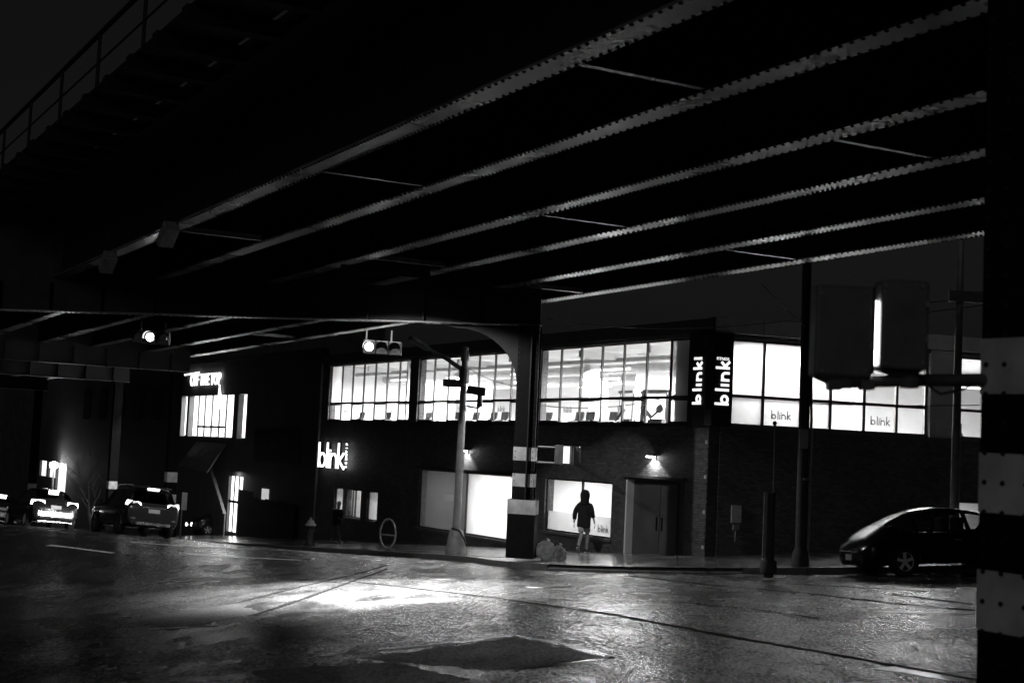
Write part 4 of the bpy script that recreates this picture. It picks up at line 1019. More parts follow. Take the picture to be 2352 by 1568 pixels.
for s_ in (-1, 1):
    MBd(Ms).hexa([(s_*.46, -2.29, 1.03), (s_*.93, -2.13, 1.02), (s_*.93, -1.95, 1.03), (s_*.46, -2.1, 1.03), (s_*.50, -2.27, 1.14), (s_*.91, -2.11, 1.19), (s_*.90, -1.95, 1.16), (s_*.5, -2.1, 1.14)]).build('tail_lamp', 'tail', suv)
    MBd(Ms).tube([(s_*.60, -1.7, 1.68), (s_*.62, -1.5, 1.745), (s_*.62, .0, 1.765), (s_*.60, .25, 1.70)], .022, 6).build('roof_rail', 'chrome', suv)
    MBd(Ms).box(s_*.72-.09, s_*.72+.09, -2.335, -2.30, .56, .61).build('reflector', 'chrome', suv)
    MBd(Ms).box(min(s_*.95, s_*1.12), max(s_*.95, s_*1.12), .62, .74, 1.02, 1.18).build('mirror', 'cargrey', suv, bevel=.03)
MBd(Ms).box(-.62, .62, -2.345, -2.2, .36, .48).build('bumper_trim', 'chrome', suv, bevel=.03)
MBd(Ms).box(-.20, .20, -2.335, -2.29, .80, .93).build('number_plate', 'plateemit', suv)
MBd(Ms).box(-.42, .42, -2.33, -2.27, .96, 1.0).build('trim_strip', 'chrome', suv)
MBd(Ms).box(-.2, .2, -2.02, -1.93, 1.61, 1.66).build('brake_lamp', 'tail', suv)
MBd(Ms).hexa([(-.62, -2.14, 1.655), (.62, -2.14, 1.655), (.64, -1.85, 1.70), (-.64, -1.85, 1.70), (-.62, -2.14, 1.685), (.62, -2.14, 1.685), (.64, -1.85, 1.735), (-.64, -1.85, 1.735)]).build('spoiler', 'cargrey', suv)
# --- hatchback in front of it
fD = rot2(dA, 4); Md = place(152, 1221, 58.5, fD, .74, -1.3)
sed = empty('hatchback', Md, 'dark hatchback with bright tail lamps and a silver lit bumper ahead of the SUV', 'car')
stD = [(-2.12, .50, .78, .84, .68, .58), (-2.10, .40, .90, .96, .82, .68), (-2.04, .34, .98, 1.06, .87, .72), (-1.85, .30, 1.02, 1.24, .89, .68), (-1.5, .28, 1.03, 1.46, .90, .63), (-1.1, .28, 1.03, 1.55, .90, .62),
       (-.4, .28, 1.01, 1.60, .90, .62), (.25, .28, 1.0, 1.57, .90, .62), (.8, .28, .99, 1.36, .90, .63), (1.25, .28, .97, 1.10, .89, .68), (1.7, .30, .90, .99, .87, .68), (2.0, .34, .80, .88, .80, .60), (2.12, .42, .68, .72, .62, .48)]
car_body(Md, sed, stD, 'cardark', ((-1.9, -1.4), (-1.5, 1.0), (.4, 1.2)), side_pillars=((-.75, -.66), (.1, .2)))
for x_, y_, s_ in ((.83, -1.3, 1), (-.83, -1.3, -1), (.83, 1.3, 1), (-.83, 1.3, -1)):
    wheel(Md, sed, x_, y_, .33, s_); arch(Md, sed, s_*.915, y_, .33, s_)
for s_ in (-1, 1):
    MBd(Md).hexa([(s_*.42, -2.10, .97), (s_*.90, -1.93, .90), (s_*.90, -1.75, .92), (s_*.42, -1.95, .97), (s_*.45, -2.06, 1.10), (s_*.89, -1.9, 1.10), (s_*.88, -1.75, 1.08), (s_*.45, -1.9, 1.09)]).build('tail_lamp', 'tail', sed)
    MBd(Md).box(min(s_*.9, s_*1.06), max(s_*.9, s_*1.06), .72, .82, .98, 1.12).build('mirror', 'cardark', sed, bevel=.03)
MBd(Md).box(-.72, .72, -2.17, -2.05, .44, .74).build('bumper', 'chrome', sed, bevel=.05)
MBd(Md).box(-.66, .66, -2.15, -2.08, .28, .33).build('bumper_trim', 'chrome', sed)
MBd(Md).box(-.2, .2, -2.15, -2.09, .80, .93).build('number_plate', 'plateemit', sed)
MBd(Md).box(-.19, .19, -1.62, -1.5, 1.46, 1.52).build('brake_lamp', 'tail', sed)
# the SUV's headlamps shine on the car ahead
for x_ in (-.65, .65):
    L = bpy.data.lights.new('headlamp_light', 'SPOT'); L.energy = 220; L.spot_size = math.radians(100); L.spot_blend = .7; L.shadow_soft_size = .08
    lo = bpy.data.objects.new('headlamp_light', L); COL.objects.link(lo); lo.matrix_world = Ms @ T((x_, 2.36, .8)) @ Matrix.Rotation(math.radians(84), 4, 'X')
    MBd(Ms).box(x_-.14, x_+.14, 2.2, 2.3, .76, .86).build('headlamp', 'headlens', suv)
# --- another car further on, one lamp showing at the frame edge
Mf = place(18, 1206, 70, fD, .5, -1.3); c3 = copy_tree(sed, Mf, 'dark car with one bright tail lamp furthest along the avenue')
# --- car standing in the lot under the poster hoarding, lamps towards the street
Mv = place(455, 1216, 84, -nA, 0, 1.6); Mv = Mv @ Matrix.Translation((0, 0, .1))
car4 = empty('parked_car', Mv, 'dark parked car with two small lit lamps under the poster hoarding', 'car')
car_body(Mv, car4, stD, 'cardark', ((-1.9, -1.4), (-1.5, 1.0), (.4, 1.2)), side_pillars=((-.75, -.66), (.1, .2)))
for x_, y_, s_ in ((.83, -1.3, 1), (-.83, -1.3, -1), (.83, 1.3, 1), (-.83, 1.3, -1)): wheel(Mv, car4, x_, y_, .33, s_)
for s_ in (-1, 1): MBd(Mv).lathe([(.02, .1), (.1, .06), (.1, 0)], (s_*.5, 2.06, .66), 12, 'y').build('head_lamp', 'taildim', car4)
# --- black parked car on the side street, nose towards the avenue
fR = Vector((-.975, -.225, 0)); Mr_ = place(2078, 1327, 33.2, fR, -.85, 1.38)
stR = [(-2.16, .50, .80, .88, .66, .55), (-2.10, .38, .90, 1.00, .80, .62), (-1.9, .30, .95, 1.09, .85, .62), (-1.4, .26, .98, 1.24, .87, .58), (-.7, .26, .98, 1.42, .87, .57), (-.1, .26, .97, 1.50, .87, .56),
       (.35, .26, .95, 1.51, .87, .56), (.8, .26, .94, 1.45, .87, .56), (1.2, .26, .92, 1.32, .87, .58), (1.55, .25, .88, 1.16, .86, .62), (1.85, .23, .82, 1.00, .84, .66), (2.10, .22, .72, .84, .77, .60), (2.24, .26, .60, .70, .62, .48), (2.29, .32, .52, .58, .45, .36)]
bcar = empty('parked_car', Mr_, 'black rounded car with five spoke alloy wheel parked on the side street', 'car')
M['carglass2'] = glass('clear car glass', clear=.6, refl=.03, rmax=.25)
car_body(Mr_, bcar, stR, 'carblack', ((-1.9, -.75), (-1.35, 1.45), (.75, 1.62)), glass_m='carglass2', side_pillars=((-.35, -.25), (.95, 1.02)))
for x_, y_, s_ in ((.81, -1.3, 1), (-.81, -1.3, -1), (.81, 1.38, 1), (-.81, 1.38, -1)):
    wheel(Mr_, bcar, x_, y_, .335, s_); arch(Mr_, bcar, s_*.89, y_, .335, s_)
for s_ in (-1, 1):
    MBd(Mr_).hexa([(s_*.42, 2.10, .66), (s_*.80, 1.86, .68), (s_*.81, 1.60, .80), (s_*.60, 1.7, .80), (s_*.42, 2.06, .72), (s_*.79, 1.84, .78), (s_*.78, 1.56, .92), (s_*.58, 1.7, .90)]).build('headlamp', 'headlens', bcar)
    MBd(Mr_).box(min(s_*.88, s_*1.04), max(s_*.88, s_*1.04), .72, .84, .96, 1.08).build('mirror', 'carblack', bcar, bevel=.03)
    MBd(Mr_).box(min(s_*.865, s_*.885), max(s_*.865, s_*.885), -.05, .12, .78, .81).build('door_handle', 'chrome', bcar)
MBd(Mr_).box(-.42, .42, 2.28, 2.305, .545, .565).build('grille_trim', 'chrome', bcar)
MBd(Mr_).box(-.15, .15, 2.292, 2.31, .36, .49).build('number_plate', 'galv', bcar)
MBd(Mr_).box(-.60, .60, -.3, .4, .75, .95).build('seat', 'black', bcar)
for s_ in (-.36, .36): MBd(Mr_).box(s_-.22, s_+.22, -.30, -.16, .9, 1.28).build('headrest', 'black', bcar, bevel=.05)
MBd(Mr_).box(-.8, .8, -2.0, 1.6, .5, .74).build('cabin_floor', 'black', bcar)

# ================================================================== STREET FURNITURE
def zray(px, py, D): return (ray(px, py) * D).z
# --- lamp post with conical base, arm, street name blades and camera
lp = hit(1046, 1270, .16); lp.z = wk(lp.x, lp.y); D = lp.y
post = empty('lamp_post', T(lp), 'grey steel lamp post with conical base and raised arm on the avenue pavement', 'lamp post')
def LX(px, py, dd=0): q = ray(px, py) * (D + dd); return Vector((q.x, q.y, q.z))
ztop = LX(1070, 828).z
MBd(T(lp)).lathe([(.33, 0), (.32, .12), (.27, .5), (.22, .72), (.14, .76), (.13, .8)], n=20).build('base', 'galv', post, smooth=40)
MBd(T(lp)).tube([(0, 0, .7), (0, 0, 3.2), (0, 0, ztop - lp.z)], [.135, .122, .10], 14).build('pole', 'galv', post, smooth=40)
MBd(T(lp)).lathe([(.14, 0), (.14, .25), (.1, .3), (.1, .42), (.05, .45)], (0, 0, ztop - lp.z), 12).build('cap', 'galv', post, smooth=40)
MBd(T(lp)).lathe([(.17, 0), (.17, .5)], (0, 0, ztop - lp.z - .75), 12).build('collar', 'darkgrey', post)
a1, a2 = LX(1066, 852), LX(985, 802, -.6)
MBd().tube([a1, a1.lerp(a2, .5) + Vector((0, 0, .05)), a2], [.085, .07, .055], 10).build('arm', 'black', post, smooth=40)
hd = (a2 - a1).normalized()
MBd().beam(a2, a2 + hd * .75, .3, .14).build('lamp_head', 'darkgrey', post, bevel=.04)
# rope tied round the base
MBd().tube([lp + Vector((-.15, -.16, .80)), lp + Vector((.1, -.24, .74)), lp + Vector((.28, -.2, .45)), lp + Vector((.33, -.14, .30))], .035, 6).build('strap', 'black', post)
s1 = empty('street_sign', T(LX(1040, 880)), 'dark rectangular street name blade on the lamp post pointing along the avenue', 'street sign')
pL, pR = LX(1017, 879), LX(1062, 881)
MBd().beam(pL, pR, .03, .24).build('blade', 'signgreen', s1)
s2 = empty('street_sign', T(LX(1092, 897)), 'dark rectangular street name blade on the lamp post above the drooping camera', 'street sign')
pL, pR = LX(1073, 894, -.1), LX(1115, 900, -.5)
MBd().beam(pL, pR, .03, .27).build('blade', 'signgreen', s2)
cm_ = empty('street_camera', T(LX(1103, 915)), 'dark drooping camera on a bracket arm of the lamp post', 'camera')
p1 = LX(1103, 905, -.2); MBd(T(p1)).lathe([(.07, 0), (.09, -.2), (.09, -.32), (.12, -.34), (.05, -.42)], n=12).build('housing', 'black', cm_, smooth=40)
q1, q2, q3 = LX(1072, 932), LX(1098, 937, -.2), LX(1104, 930, -.2); MBd().tube([q1, q2, q3], .035, 8).build('bracket', 'black', cm_)

# --- fire hydrant
hp = hit(711, 1252, .16); hp.z = wk(hp.x, hp.y); sc_ = 1.22
hy = empty('fire_hydrant', T(hp), 'fire hydrant with white bonnet and dark barrel near the avenue kerb', 'hydrant')
MBd(T(hp) @ Matrix.Scale(sc_, 4)).lathe([(.19, 0), (.19, .05), (.14, .07), (.125, .12), (.125, .58), (.16, .60), (.16, .64)], n=16).build('barrel', 'hydbody', hy, smooth=40)
MBd(T(hp) @ Matrix.Scale(sc_, 4)).lathe([(.18, .641), (.18, .68), (.13, .72), (.11, .78), (.07, .83), (.04, .85), (.04, .9), (.01, .905)], n=16).build('bonnet', 'hydtop', hy, smooth=40)
for ax in (Vector((1, 0, 0)), Vector((-1, 0, 0)), Vector((0, -1, 0))):
    c0 = hp + Vector((0, 0, .45*sc_)); MBd().tube([c0 + ax*.13, c0 + ax*.22], .065, 10).build('outlet_cap', 'hydbody', hy)
# --- bicycle hoop rack
rp = hit(889, 1258, .16); rp.z = wk(rp.x, rp.y); R_ = .47
br = empty('bike_rack', T(rp), 'round grey steel bicycle hoop rack with a crossbar on the pavement', 'bike rack')
xd = Vector((.62, -.40, 0)).normalized()
ring = [rp + xd*(R_*.75*math.cos(2*math.pi*k/32)) + ZU*(R_*1.12 + .0 + R_*1.12*math.sin(2*math.pi*k/32)) for k in range(33)]
MBd().tube(ring, .035, 8, cap=False).build('hoop', 'galv', br, smooth=60)
MBd().tube([rp + xd*-R_*.72 + ZU*R_*1.0, rp + xd*R_*.72 + ZU*R_*1.0], .03, 8).build('crossbar', 'galv', br, smooth=60)
# --- rubbish bag and box by the column
bp = hit(1264, 1287, .15)
def lumpy(c, rx, ry, rz, seed, m='bag', name='rubbish_bag', parent=None):
    rnd = random.Random(seed); b = MBd(T(c)); nu, nv = 22, 14; vs = []; ph = [rnd.uniform(0, 6) for _ in range(6)]
    for j in range(nv+1):
        for i in range(nu):
            th, v = 2*math.pi*i/nu, math.pi*j/nv
            k = 1 + .2*math.sin(3*th+ph[0]+2*v) + .14*math.sin(5*th+ph[1]-3*v) + .13*math.sin(9*v+ph[2]+4*th) + rnd.uniform(-.15, .15)
            z = rz*(1-math.cos(v)) * (1 if v > .5 else .9)
            vs.append((rx*math.sin(v)**.7*math.cos(th)*k, ry*math.sin(v)**.7*math.sin(th)*k, z*(1+.08*math.sin(4*th+ph[3]))))
    fs = [(j*nu+i, j*nu+(i+1)%nu, (j+1)*nu+(i+1)%nu, (j+1)*nu+i) for j in range(nv) for i in range(nu)]
    b.add(vs, fs); b.tube([(0, 0, rz*1.8), (.02, 0, rz*2.05), (.05, .02, rz*2.3)], [.07, .022, .06], 7); return b.build(name, m, parent)
tag(lumpy(bp + Vector((-.12, .1, 0)), .24, .2, .25, 3), 'large crumpled white plastic rubbish bag lying against the column base', 'rubbish bag', 'rubbish by the column')
tag(lumpy(bp + Vector((.24, .2, .0)), .17, .15, .2, 5), 'middle sized white rubbish bag slumped beside the larger one', 'rubbish bag', 'rubbish by the column')
tag(lumpy(bp + Vector((.3, -.08, 0)), .13, .11, .09, 9, 'bag'), 'smallest white rubbish bag on the pavement beside the pile', 'rubbish bag', 'rubbish by the column')
# --- pedestrian signal on the far column
def ped_head(Mx, o, face, w=.36, h=.42, d_=.2, visor=True, lit='hand'):
    MBd(Mx).box(-w/2, w/2, 0, d_, 0, h).build('housing', 'sigbody', o, bevel=.02)
    MBd(Mx).box(-w/2+.03, w/2-.03, -.012, -.001, .03, h-.03).build('face', lit, o)
    if visor:
        for bx in ((-w/2, -w/2+.012, -.16, -.002, .0, h), (w/2-.012, w/2, -.16, -.002, 0, h), (-w/2+.013, w/2-.013, -.16, -.002, h-.012, h)): MBd(Mx).box(*bx).build('visor', 'sigbody', o)
pp = ray(1296, 1066) * 40.3
ps = empty('pedestrian_signal', T(pp), 'lit pedestrian signal on brackets fixed to the far striped column', 'pedestrian signal')
Mp = facing(pp, (-.62, .78, 0)); ped_head(Mp, ps, None, w=.40, h=.52, d_=.2, lit='handdim')
Mp2 = facing(pp + Vector((.30, .12, 0)), (.9, -.3, 0)); MBd(Mp2).box(-.12, .12, -.1, .12, .02, .50).build('housing', 'sigbody', ps, bevel=.02)
for py_ in (1026, 1062):
    q = ray(1296, py_ + 2) * 40.4; MBd().tube([Vector((COLP.x + .2, COLP.y - .2, q.z)), q], .03, 8).build('bracket', 'galv', ps)
# --- near pedestrian signal pair on the pillar
Dn = 9.3; c1 = ray(1938, 862) * Dn; c2 = ray(2075, 846) * Dn
nps = empty('pedestrian_signal', T(c2), 'pair of dark pedestrian signal heads seen from behind on the near striped pillar', 'pedestrian signal')
def box_px(x0, x1, y0, y1, D0, D1, m, nm_, bev=.02):
    pts = [ray(x0, y1)*D0, ray(x1, y1)*D0, ray(x1, y1)*D0, ray(x0, y1)*D0]
    w = (ray(x1, y1)*D0 - ray(x0, y1)*D0); up = Vector((0, 0, (ray(x0, y0)*D0 - ray(x0, y1)*D0).z))
    bk = Vector((w.y, -w.x, 0)).normalized() * -(D1 - D0); p = ray(x0, y1)*D0; w = Vector((w.x, w.y, 0))
    MBd().hexa([p, p+w, p+w+bk, p+bk, p+up, p+w+up, p+w+bk+up, p+bk+up]).build(nm_, m, nps, bevel=bev)
box_px(1871, 2003, 652, 862, Dn, Dn+.22, 'sigbody', 'housing')
box_px(2022, 2132, 640, 846, Dn-.05, Dn+.20, 'sigbody', 'housing')
# lit face of the right head, turned away and hooded by the left one
fa = ray(2010, 838)*(Dn+.02); fb = ray(2019, 690)*(Dn+.02)
w_ = Vector((.03, .16, 0)); MBd().hexa([fa, fa + w_*.2, fa + w_, fa + w_*.8, Vector((fa.x, fa.y, fb.z)), Vector((fa.x, fa.y, fb.z)) + w_*.2, Vector((fa.x, fa.y, fb.z)) + w_, Vector((fa.x, fa.y, fb.z)) + w_*.8]).build('face', 'hand', nps)
box_px(2003.5, 2007, 660, 858, Dn+.01, Dn+.2, 'black', 'visor', 0)
for x0_, x1_, yb in ((1871, 2003, 862), (2022, 2132, 846)):
    pa, pb, pc2, pd = ray(x0_+4, yb+1)*(Dn+.01), ray(x1_-4, yb+1)*(Dn+.01), ray(x1_-34, yb+18)*(Dn+.05), ray(x0_+34, yb+18)*(Dn+.05); bk = Vector((0, .17, 0)); b2 = Vector((0, .1, 0))
    MBd().hexa([pd, pc2, pc2+b2, pd+b2, pa, pb, pb+bk, pa+bk]).build('bottom_flare', 'sigbody', nps)
    for fx in (.12, .88):
        for fy in (-12, -188): MBd().lathe([(.011, -.012), (.011, 0)], ray(x0_+(x1_-x0_)*fx, yb+fy)*(Dn-.055 if x0_ > 2010 else Dn-.003), 8, 'y').build('bolt', 'galv', nps)
    for fy in (-60, -140): MBd().beam(ray(x1_-3, yb+fy)*(Dn-.06), ray(x1_-3, yb+fy-14)*(Dn-.06), .02, .02, (0, 1, 0)).build('hinge', 'galv', nps)
MBd().tube([ray(2100, 848)*(Dn+.1), ray(2125, 880)*(Dn+.12), ray(2160, 905)*(Dn+.3), ray(2215, 893)*(Dn+.6), ray(2250, 874)*10.1], .009, 6).build('cable', 'black', nps)
ar0, ar1, ar2 = ray(1905, 880)*(Dn+.1), ray(2090, 873)*(Dn+.1), ray(2260, 872)*10.15
MBd().tube([ar0, ar1, ar2], [.035, .04, .045], 10).build('arm', 'sigbody', nps, smooth=50)
for x_ in (1937, 2088):
    t0_, t1_ = ray(x_, 880)*(Dn+.1), ray(x_, 850)*(Dn+.1); MBd().lathe([(.06, 0), (.075, .05), (.03, .11)], t0_ - Vector((0,0,.03)), 12).build('clamp', 'sigbody', nps)
for x_ in (1900, 1975): MBd().beam(ray(x_, 884)*(Dn+.05), ray(x_+30, 884)*(Dn+.05), .1, .06).build('clamp', 'sigbody', nps)
# --- horizontal traffic signals hung under the far girder
def traffic_signal(px, py, D, lit, label, ex):
    c = ray(px, py) * D; o = empty('traffic_signal', T(c), label, 'traffic signal', 'signals under the viaduct girder')
    Mt = mat3(Vector((1, 0, -.02)).normalized(), Vector((0, 1, 0)), ZU, c)
    for i in range(3):
        x_ = (i - lit) * .36
        MBd(Mt).box(x_-.175, x_+.175, 0, .25, -.19, .19).build('housing', 'black', o, bevel=.02)
        MBd(Mt).lathe([(.12, -.012), (.115, -.002)], (x_, 0, 0), 20, 'y').build('lens', 'lens' if i == lit else 'unlit', o)
        n = 14; vs = []
        for k in range(n+1):
            th = math.radians(-20 + 220*k/n)
            for y_ in (-.002, -.24): vs.append((x_+.16*math.cos(th), y_, .16*math.sin(th)))
        MBd(Mt).add(vs, [(2*k, 2*k+1, 2*k+3, 2*k+2) for k in range(n)]).build('visor', 'black', o, smooth=50)
    for x_ in (-.3, .4): MBd(Mt).tube([(x_-lit*.2+.2, .12, .19), (x_-lit*.2+.2, .12, ex)], .025, 6).build('hanger', 'sigbody', o)
    return o
traffic_signal(345, 774, 42.4, 1, 'horizontal traffic signal with a lit lens hung under the girder over the avenue lanes', .45)
traffic_signal(848, 796, 41.2, 0, 'horizontal traffic signal with a lit end lens hung under the girder near the column', .5)
# --- two hooded floodlight housings on the outer stringer
for px, py, lab in ((468, 562, 'hooded grey floodlight housing fixed to the outer stringer further from the girder'), (322, 622, 'hooded grey floodlight housing fixed to the outer stringer closer to the girder')):
    _, al_ = lat_al(px, py); o = empty('floodlight', MEL @ T((LAT[0] - .3, al_, 0)), lab, 'floodlight', 'floodlights on the outer stringer')
    Mf_ = MEL @ T((LAT[0] - .3, al_, -.02))
    MBd(Mf_).tube([(.1, .75, .1), (.0, .2, .1), (.0, 0, .06)], .13, 10).build('arm', 'galv', o, smooth=50)
    MBd(Mf_ @ Matrix.Rotation(math.radians(-35), 4, 'X')).box(-.17, .17, -.5, .08, -.12, .16).build('housing', 'galv', o, bevel=.03)
    MBd(Mf_).box(-.05, .05, -.1, .0, .1, .9).build('strap', 'steeldark', o)
# --- wooden utility pole, stub post, light pole on the side street
up_ = hit(1838, 1301, .15)
uo = empty('utility_pole', T(up_), 'tall dark wooden utility pole with a pale conduit and notice at the side street kerb', 'utility pole')
Du = up_.y
MBd(T(up_)).tube([(0, 0, -.1), (-.02, 0, 4), (-.10, 0, 9)], [.135, .125, .10], 12).build('pole', 'polewood', uo, smooth=50)
MBd(T(up_)).tube([(.165, -.02, 0), (.15, -.02, 3.5), (.10, -.02, 5.2)], .035, 8).build('conduit', 'galv', uo, smooth=50)
zn0 = zray(1832, 1029, Du) - up_.z; zn1 = zray(1832, 985, Du) - up_.z
MBd(T(up_)).box(-.15, .06, -.19, -.165, zn0, zn1).build('notice', 'paper', uo)
MBd(T(up_)).box(-.02, .2, -.2, -.02, 2.05, 2.1).build('strap', 'galv', uo)
MBd(T(up_)).lathe([(.22, 0), (.20, .3), (.14, .45)], n=12).build('foot', 'polewood', uo, smooth=50)
sp_ = hit(1765, 1315, .15); Ds = sp_.y
so = empty('stub_post', T(sp_), 'thick dark bollard post with a slim rod on top beside the utility pole', 'post')
hh_ = zray(1765, 1130, Ds) - sp_.z
MBd(T(sp_)).tube([(0, 0, -.1), (0, 0, hh_)], .11, 12).build('post', 'polewood', so, smooth=50)
MBd(T(sp_)).box(-.165, -.10, -.11, -.06, .35, hh_).build('edge_strip', 'galv', so)
MBd(T(sp_)).lathe([(.19, 0), (.18, .25), (.13, .3)], n=12).build('collar', 'polewood', so, smooth=50)
hr = zray(1768, 972, Ds) - sp_.z; MBd(T(sp_)).tube([(.05, 0, hh_ - .02), (.03, 0, hr)], .014, 6).build('rod', 'galv', so); MBd(T(sp_)).lathe([(.01, -.05), (.045, -.02), (.045, .03), (.01, .06)], (.03, 0, hr), 8).build('knob', 'black', so)
lq = ray(2190, 1262) * 37.5; lq.z = plane(lq.x, lq.y) + .15
lo_ = empty('light_pole', T(lq), 'slim grey steel light pole behind the black parked car', 'light pole')
MBd(T(lq)).tube([(0, 0, -.1), (0, 0, 3.5), (0, 0, 9.5)], [.13, .105, .075], 12).build('pole', 'galv', lo_, smooth=50)
zc_ = zray(2195, 690, 37.5) - lq.z
MBd(T(lq)).beam((-.3, -.1, zc_ + .1), (.9, -.1, zc_ + .1), .12, .28).build('sign_bracket', 'sigbody', lo_)
# --- sign post near the SUV
gp = hit(414, 1227, .15); gp = ray(414, 1227) * 72; gp.z = plane(gp.x, gp.y) + .15
go = empty('sign_post', T(gp), 'thin post with a small pale rectangular sign by the avenue kerb behind the SUV', 'sign')
zt_ = zray(419, 1130, 72) - gp.z; MBd(T(gp)).tube([(0, 0, 0), (0, 0, zt_)], .035, 6).build('post', 'galv', go); MBd(T(gp)).box(-.02, .24, -.06, -.04, zt_ - .85, zt_).build('plate', 'paper', go)

# --- cables
def cable(p, q, sag, label, r=.012, grp='overhead cables'):
    pts = [p.lerp(q, k/16) - ZU*sag*4*(k/16)*(1-k/16) for k in range(17)]
    tag(MBd().tube(pts, r, 5).build('cable', 'black'), label, 'cable', grp)
cable(LX(1072, 842), Vector((COLP.x - .2, COLP.y - .2, zray(1205, 888, 40.8))), .12, 'thin dark cable strung from the lamp post top to the striped column')
cable(Vector((COLP.x + .2, COLP.y, zray(1255, 930, 41))), A(1.6, -.1, zray(1545, 905, 43.5)), .22, 'thin sagging cable from the striped column past the avenue windows')
upt = up_ + ZU * (zray(1828, 755, Du) - up_.z)
cable(upt, ray(1752, 655) * 33, .02, 'pale straight guy wire rising from the utility pole to the viaduct', .014)
cable(up_ + ZU*(zray(1832, 925, Du) - up_.z), ray(2250, 930) * 36, .03, 'level dark cable from the utility pole along the side street windows')
cable(up_ + ZU*(zray(1832, 730, Du) - up_.z), A(9, -.4, 4.6), .3, 'dark cable sagging from the utility pole over the gym parapet')
for k in range(2): cable(up_ + ZU*(zray(1832, 725 - 25*k, Du) - up_.z), ray(2260, 700 - 20*k) * 40, .1, ('lower', 'upper')[k] + ' dark cable running from the utility pole over the side street fascia')

# ================================================================== PEOPLE
def skin_mesh(name, chains, m, parent, Mx, sub=2):
    """chains: list of (points, radii, [index of earlier vertex to join or None])"""
    vs, es, rs, roots = [], [], [], []
    for pts, rad, join in chains:
        prev = join
        for k, (p, r) in enumerate(zip(pts, rad)):
            vs.append(p); rs.append(r)
            if prev is not None: es.append((prev, len(vs)-1))
            elif k == 0: roots.append(len(vs)-1)
            prev = len(vs)-1
    me = bpy.data.meshes.new(name); inv = WM[parent.name].inverted() @ Mx
    me.from_pydata([tuple(inv @ Vector(v)) for v in vs], es, []); o = bpy.data.objects.new(name, me); COL.objects.link(o)
    o.parent = parent; WM[o.name] = WM[parent.name].copy(); me.materials.append(M[m])
    sk = o.modifiers.new('skin', 'SKIN'); sk.use_smooth_shade = True; sk.branch_smoothing = .4
    if not me.skin_vertices: raise RuntimeError('no skin layer')
    for i, sv in enumerate(me.skin_vertices[0].data):
        r = rs[i]; sv.radius = r if isinstance(r, tuple) else (r, r); sv.use_root = i in roots
    sb = o.modifiers.new('sub', 'SUBSURF'); sb.levels = sub; sb.render_levels = sub
    return o
def hand_chains(w, d, side, up=Vector((0, 0, 1))):
    """five separate curled fingers below a wrist; d = pointing direction of the hand"""
    w = Vector(w); d = Vector(d).normalized(); sx = Vector((0, 1, 0)); ch = []
    out = Vector((side, 0, 0))
    for k, L in enumerate((.070, .078, .074, .060)):
        r_ = w + d*.085 + sx*(.03 - .02*k); mid = r_ + d*L*.55 + out*-.004; tip = mid + d*L*.45 - out*.022
        ch.append(([r_, mid, tip], [.010, .009, .0075], None))
    th = w + d*.03 + sx*.035; ch.append(([th, th + d*.03 + sx*.025, th + d*.06 + sx*.03 - out*.01], [.011, .010, .008], None))
    return ch
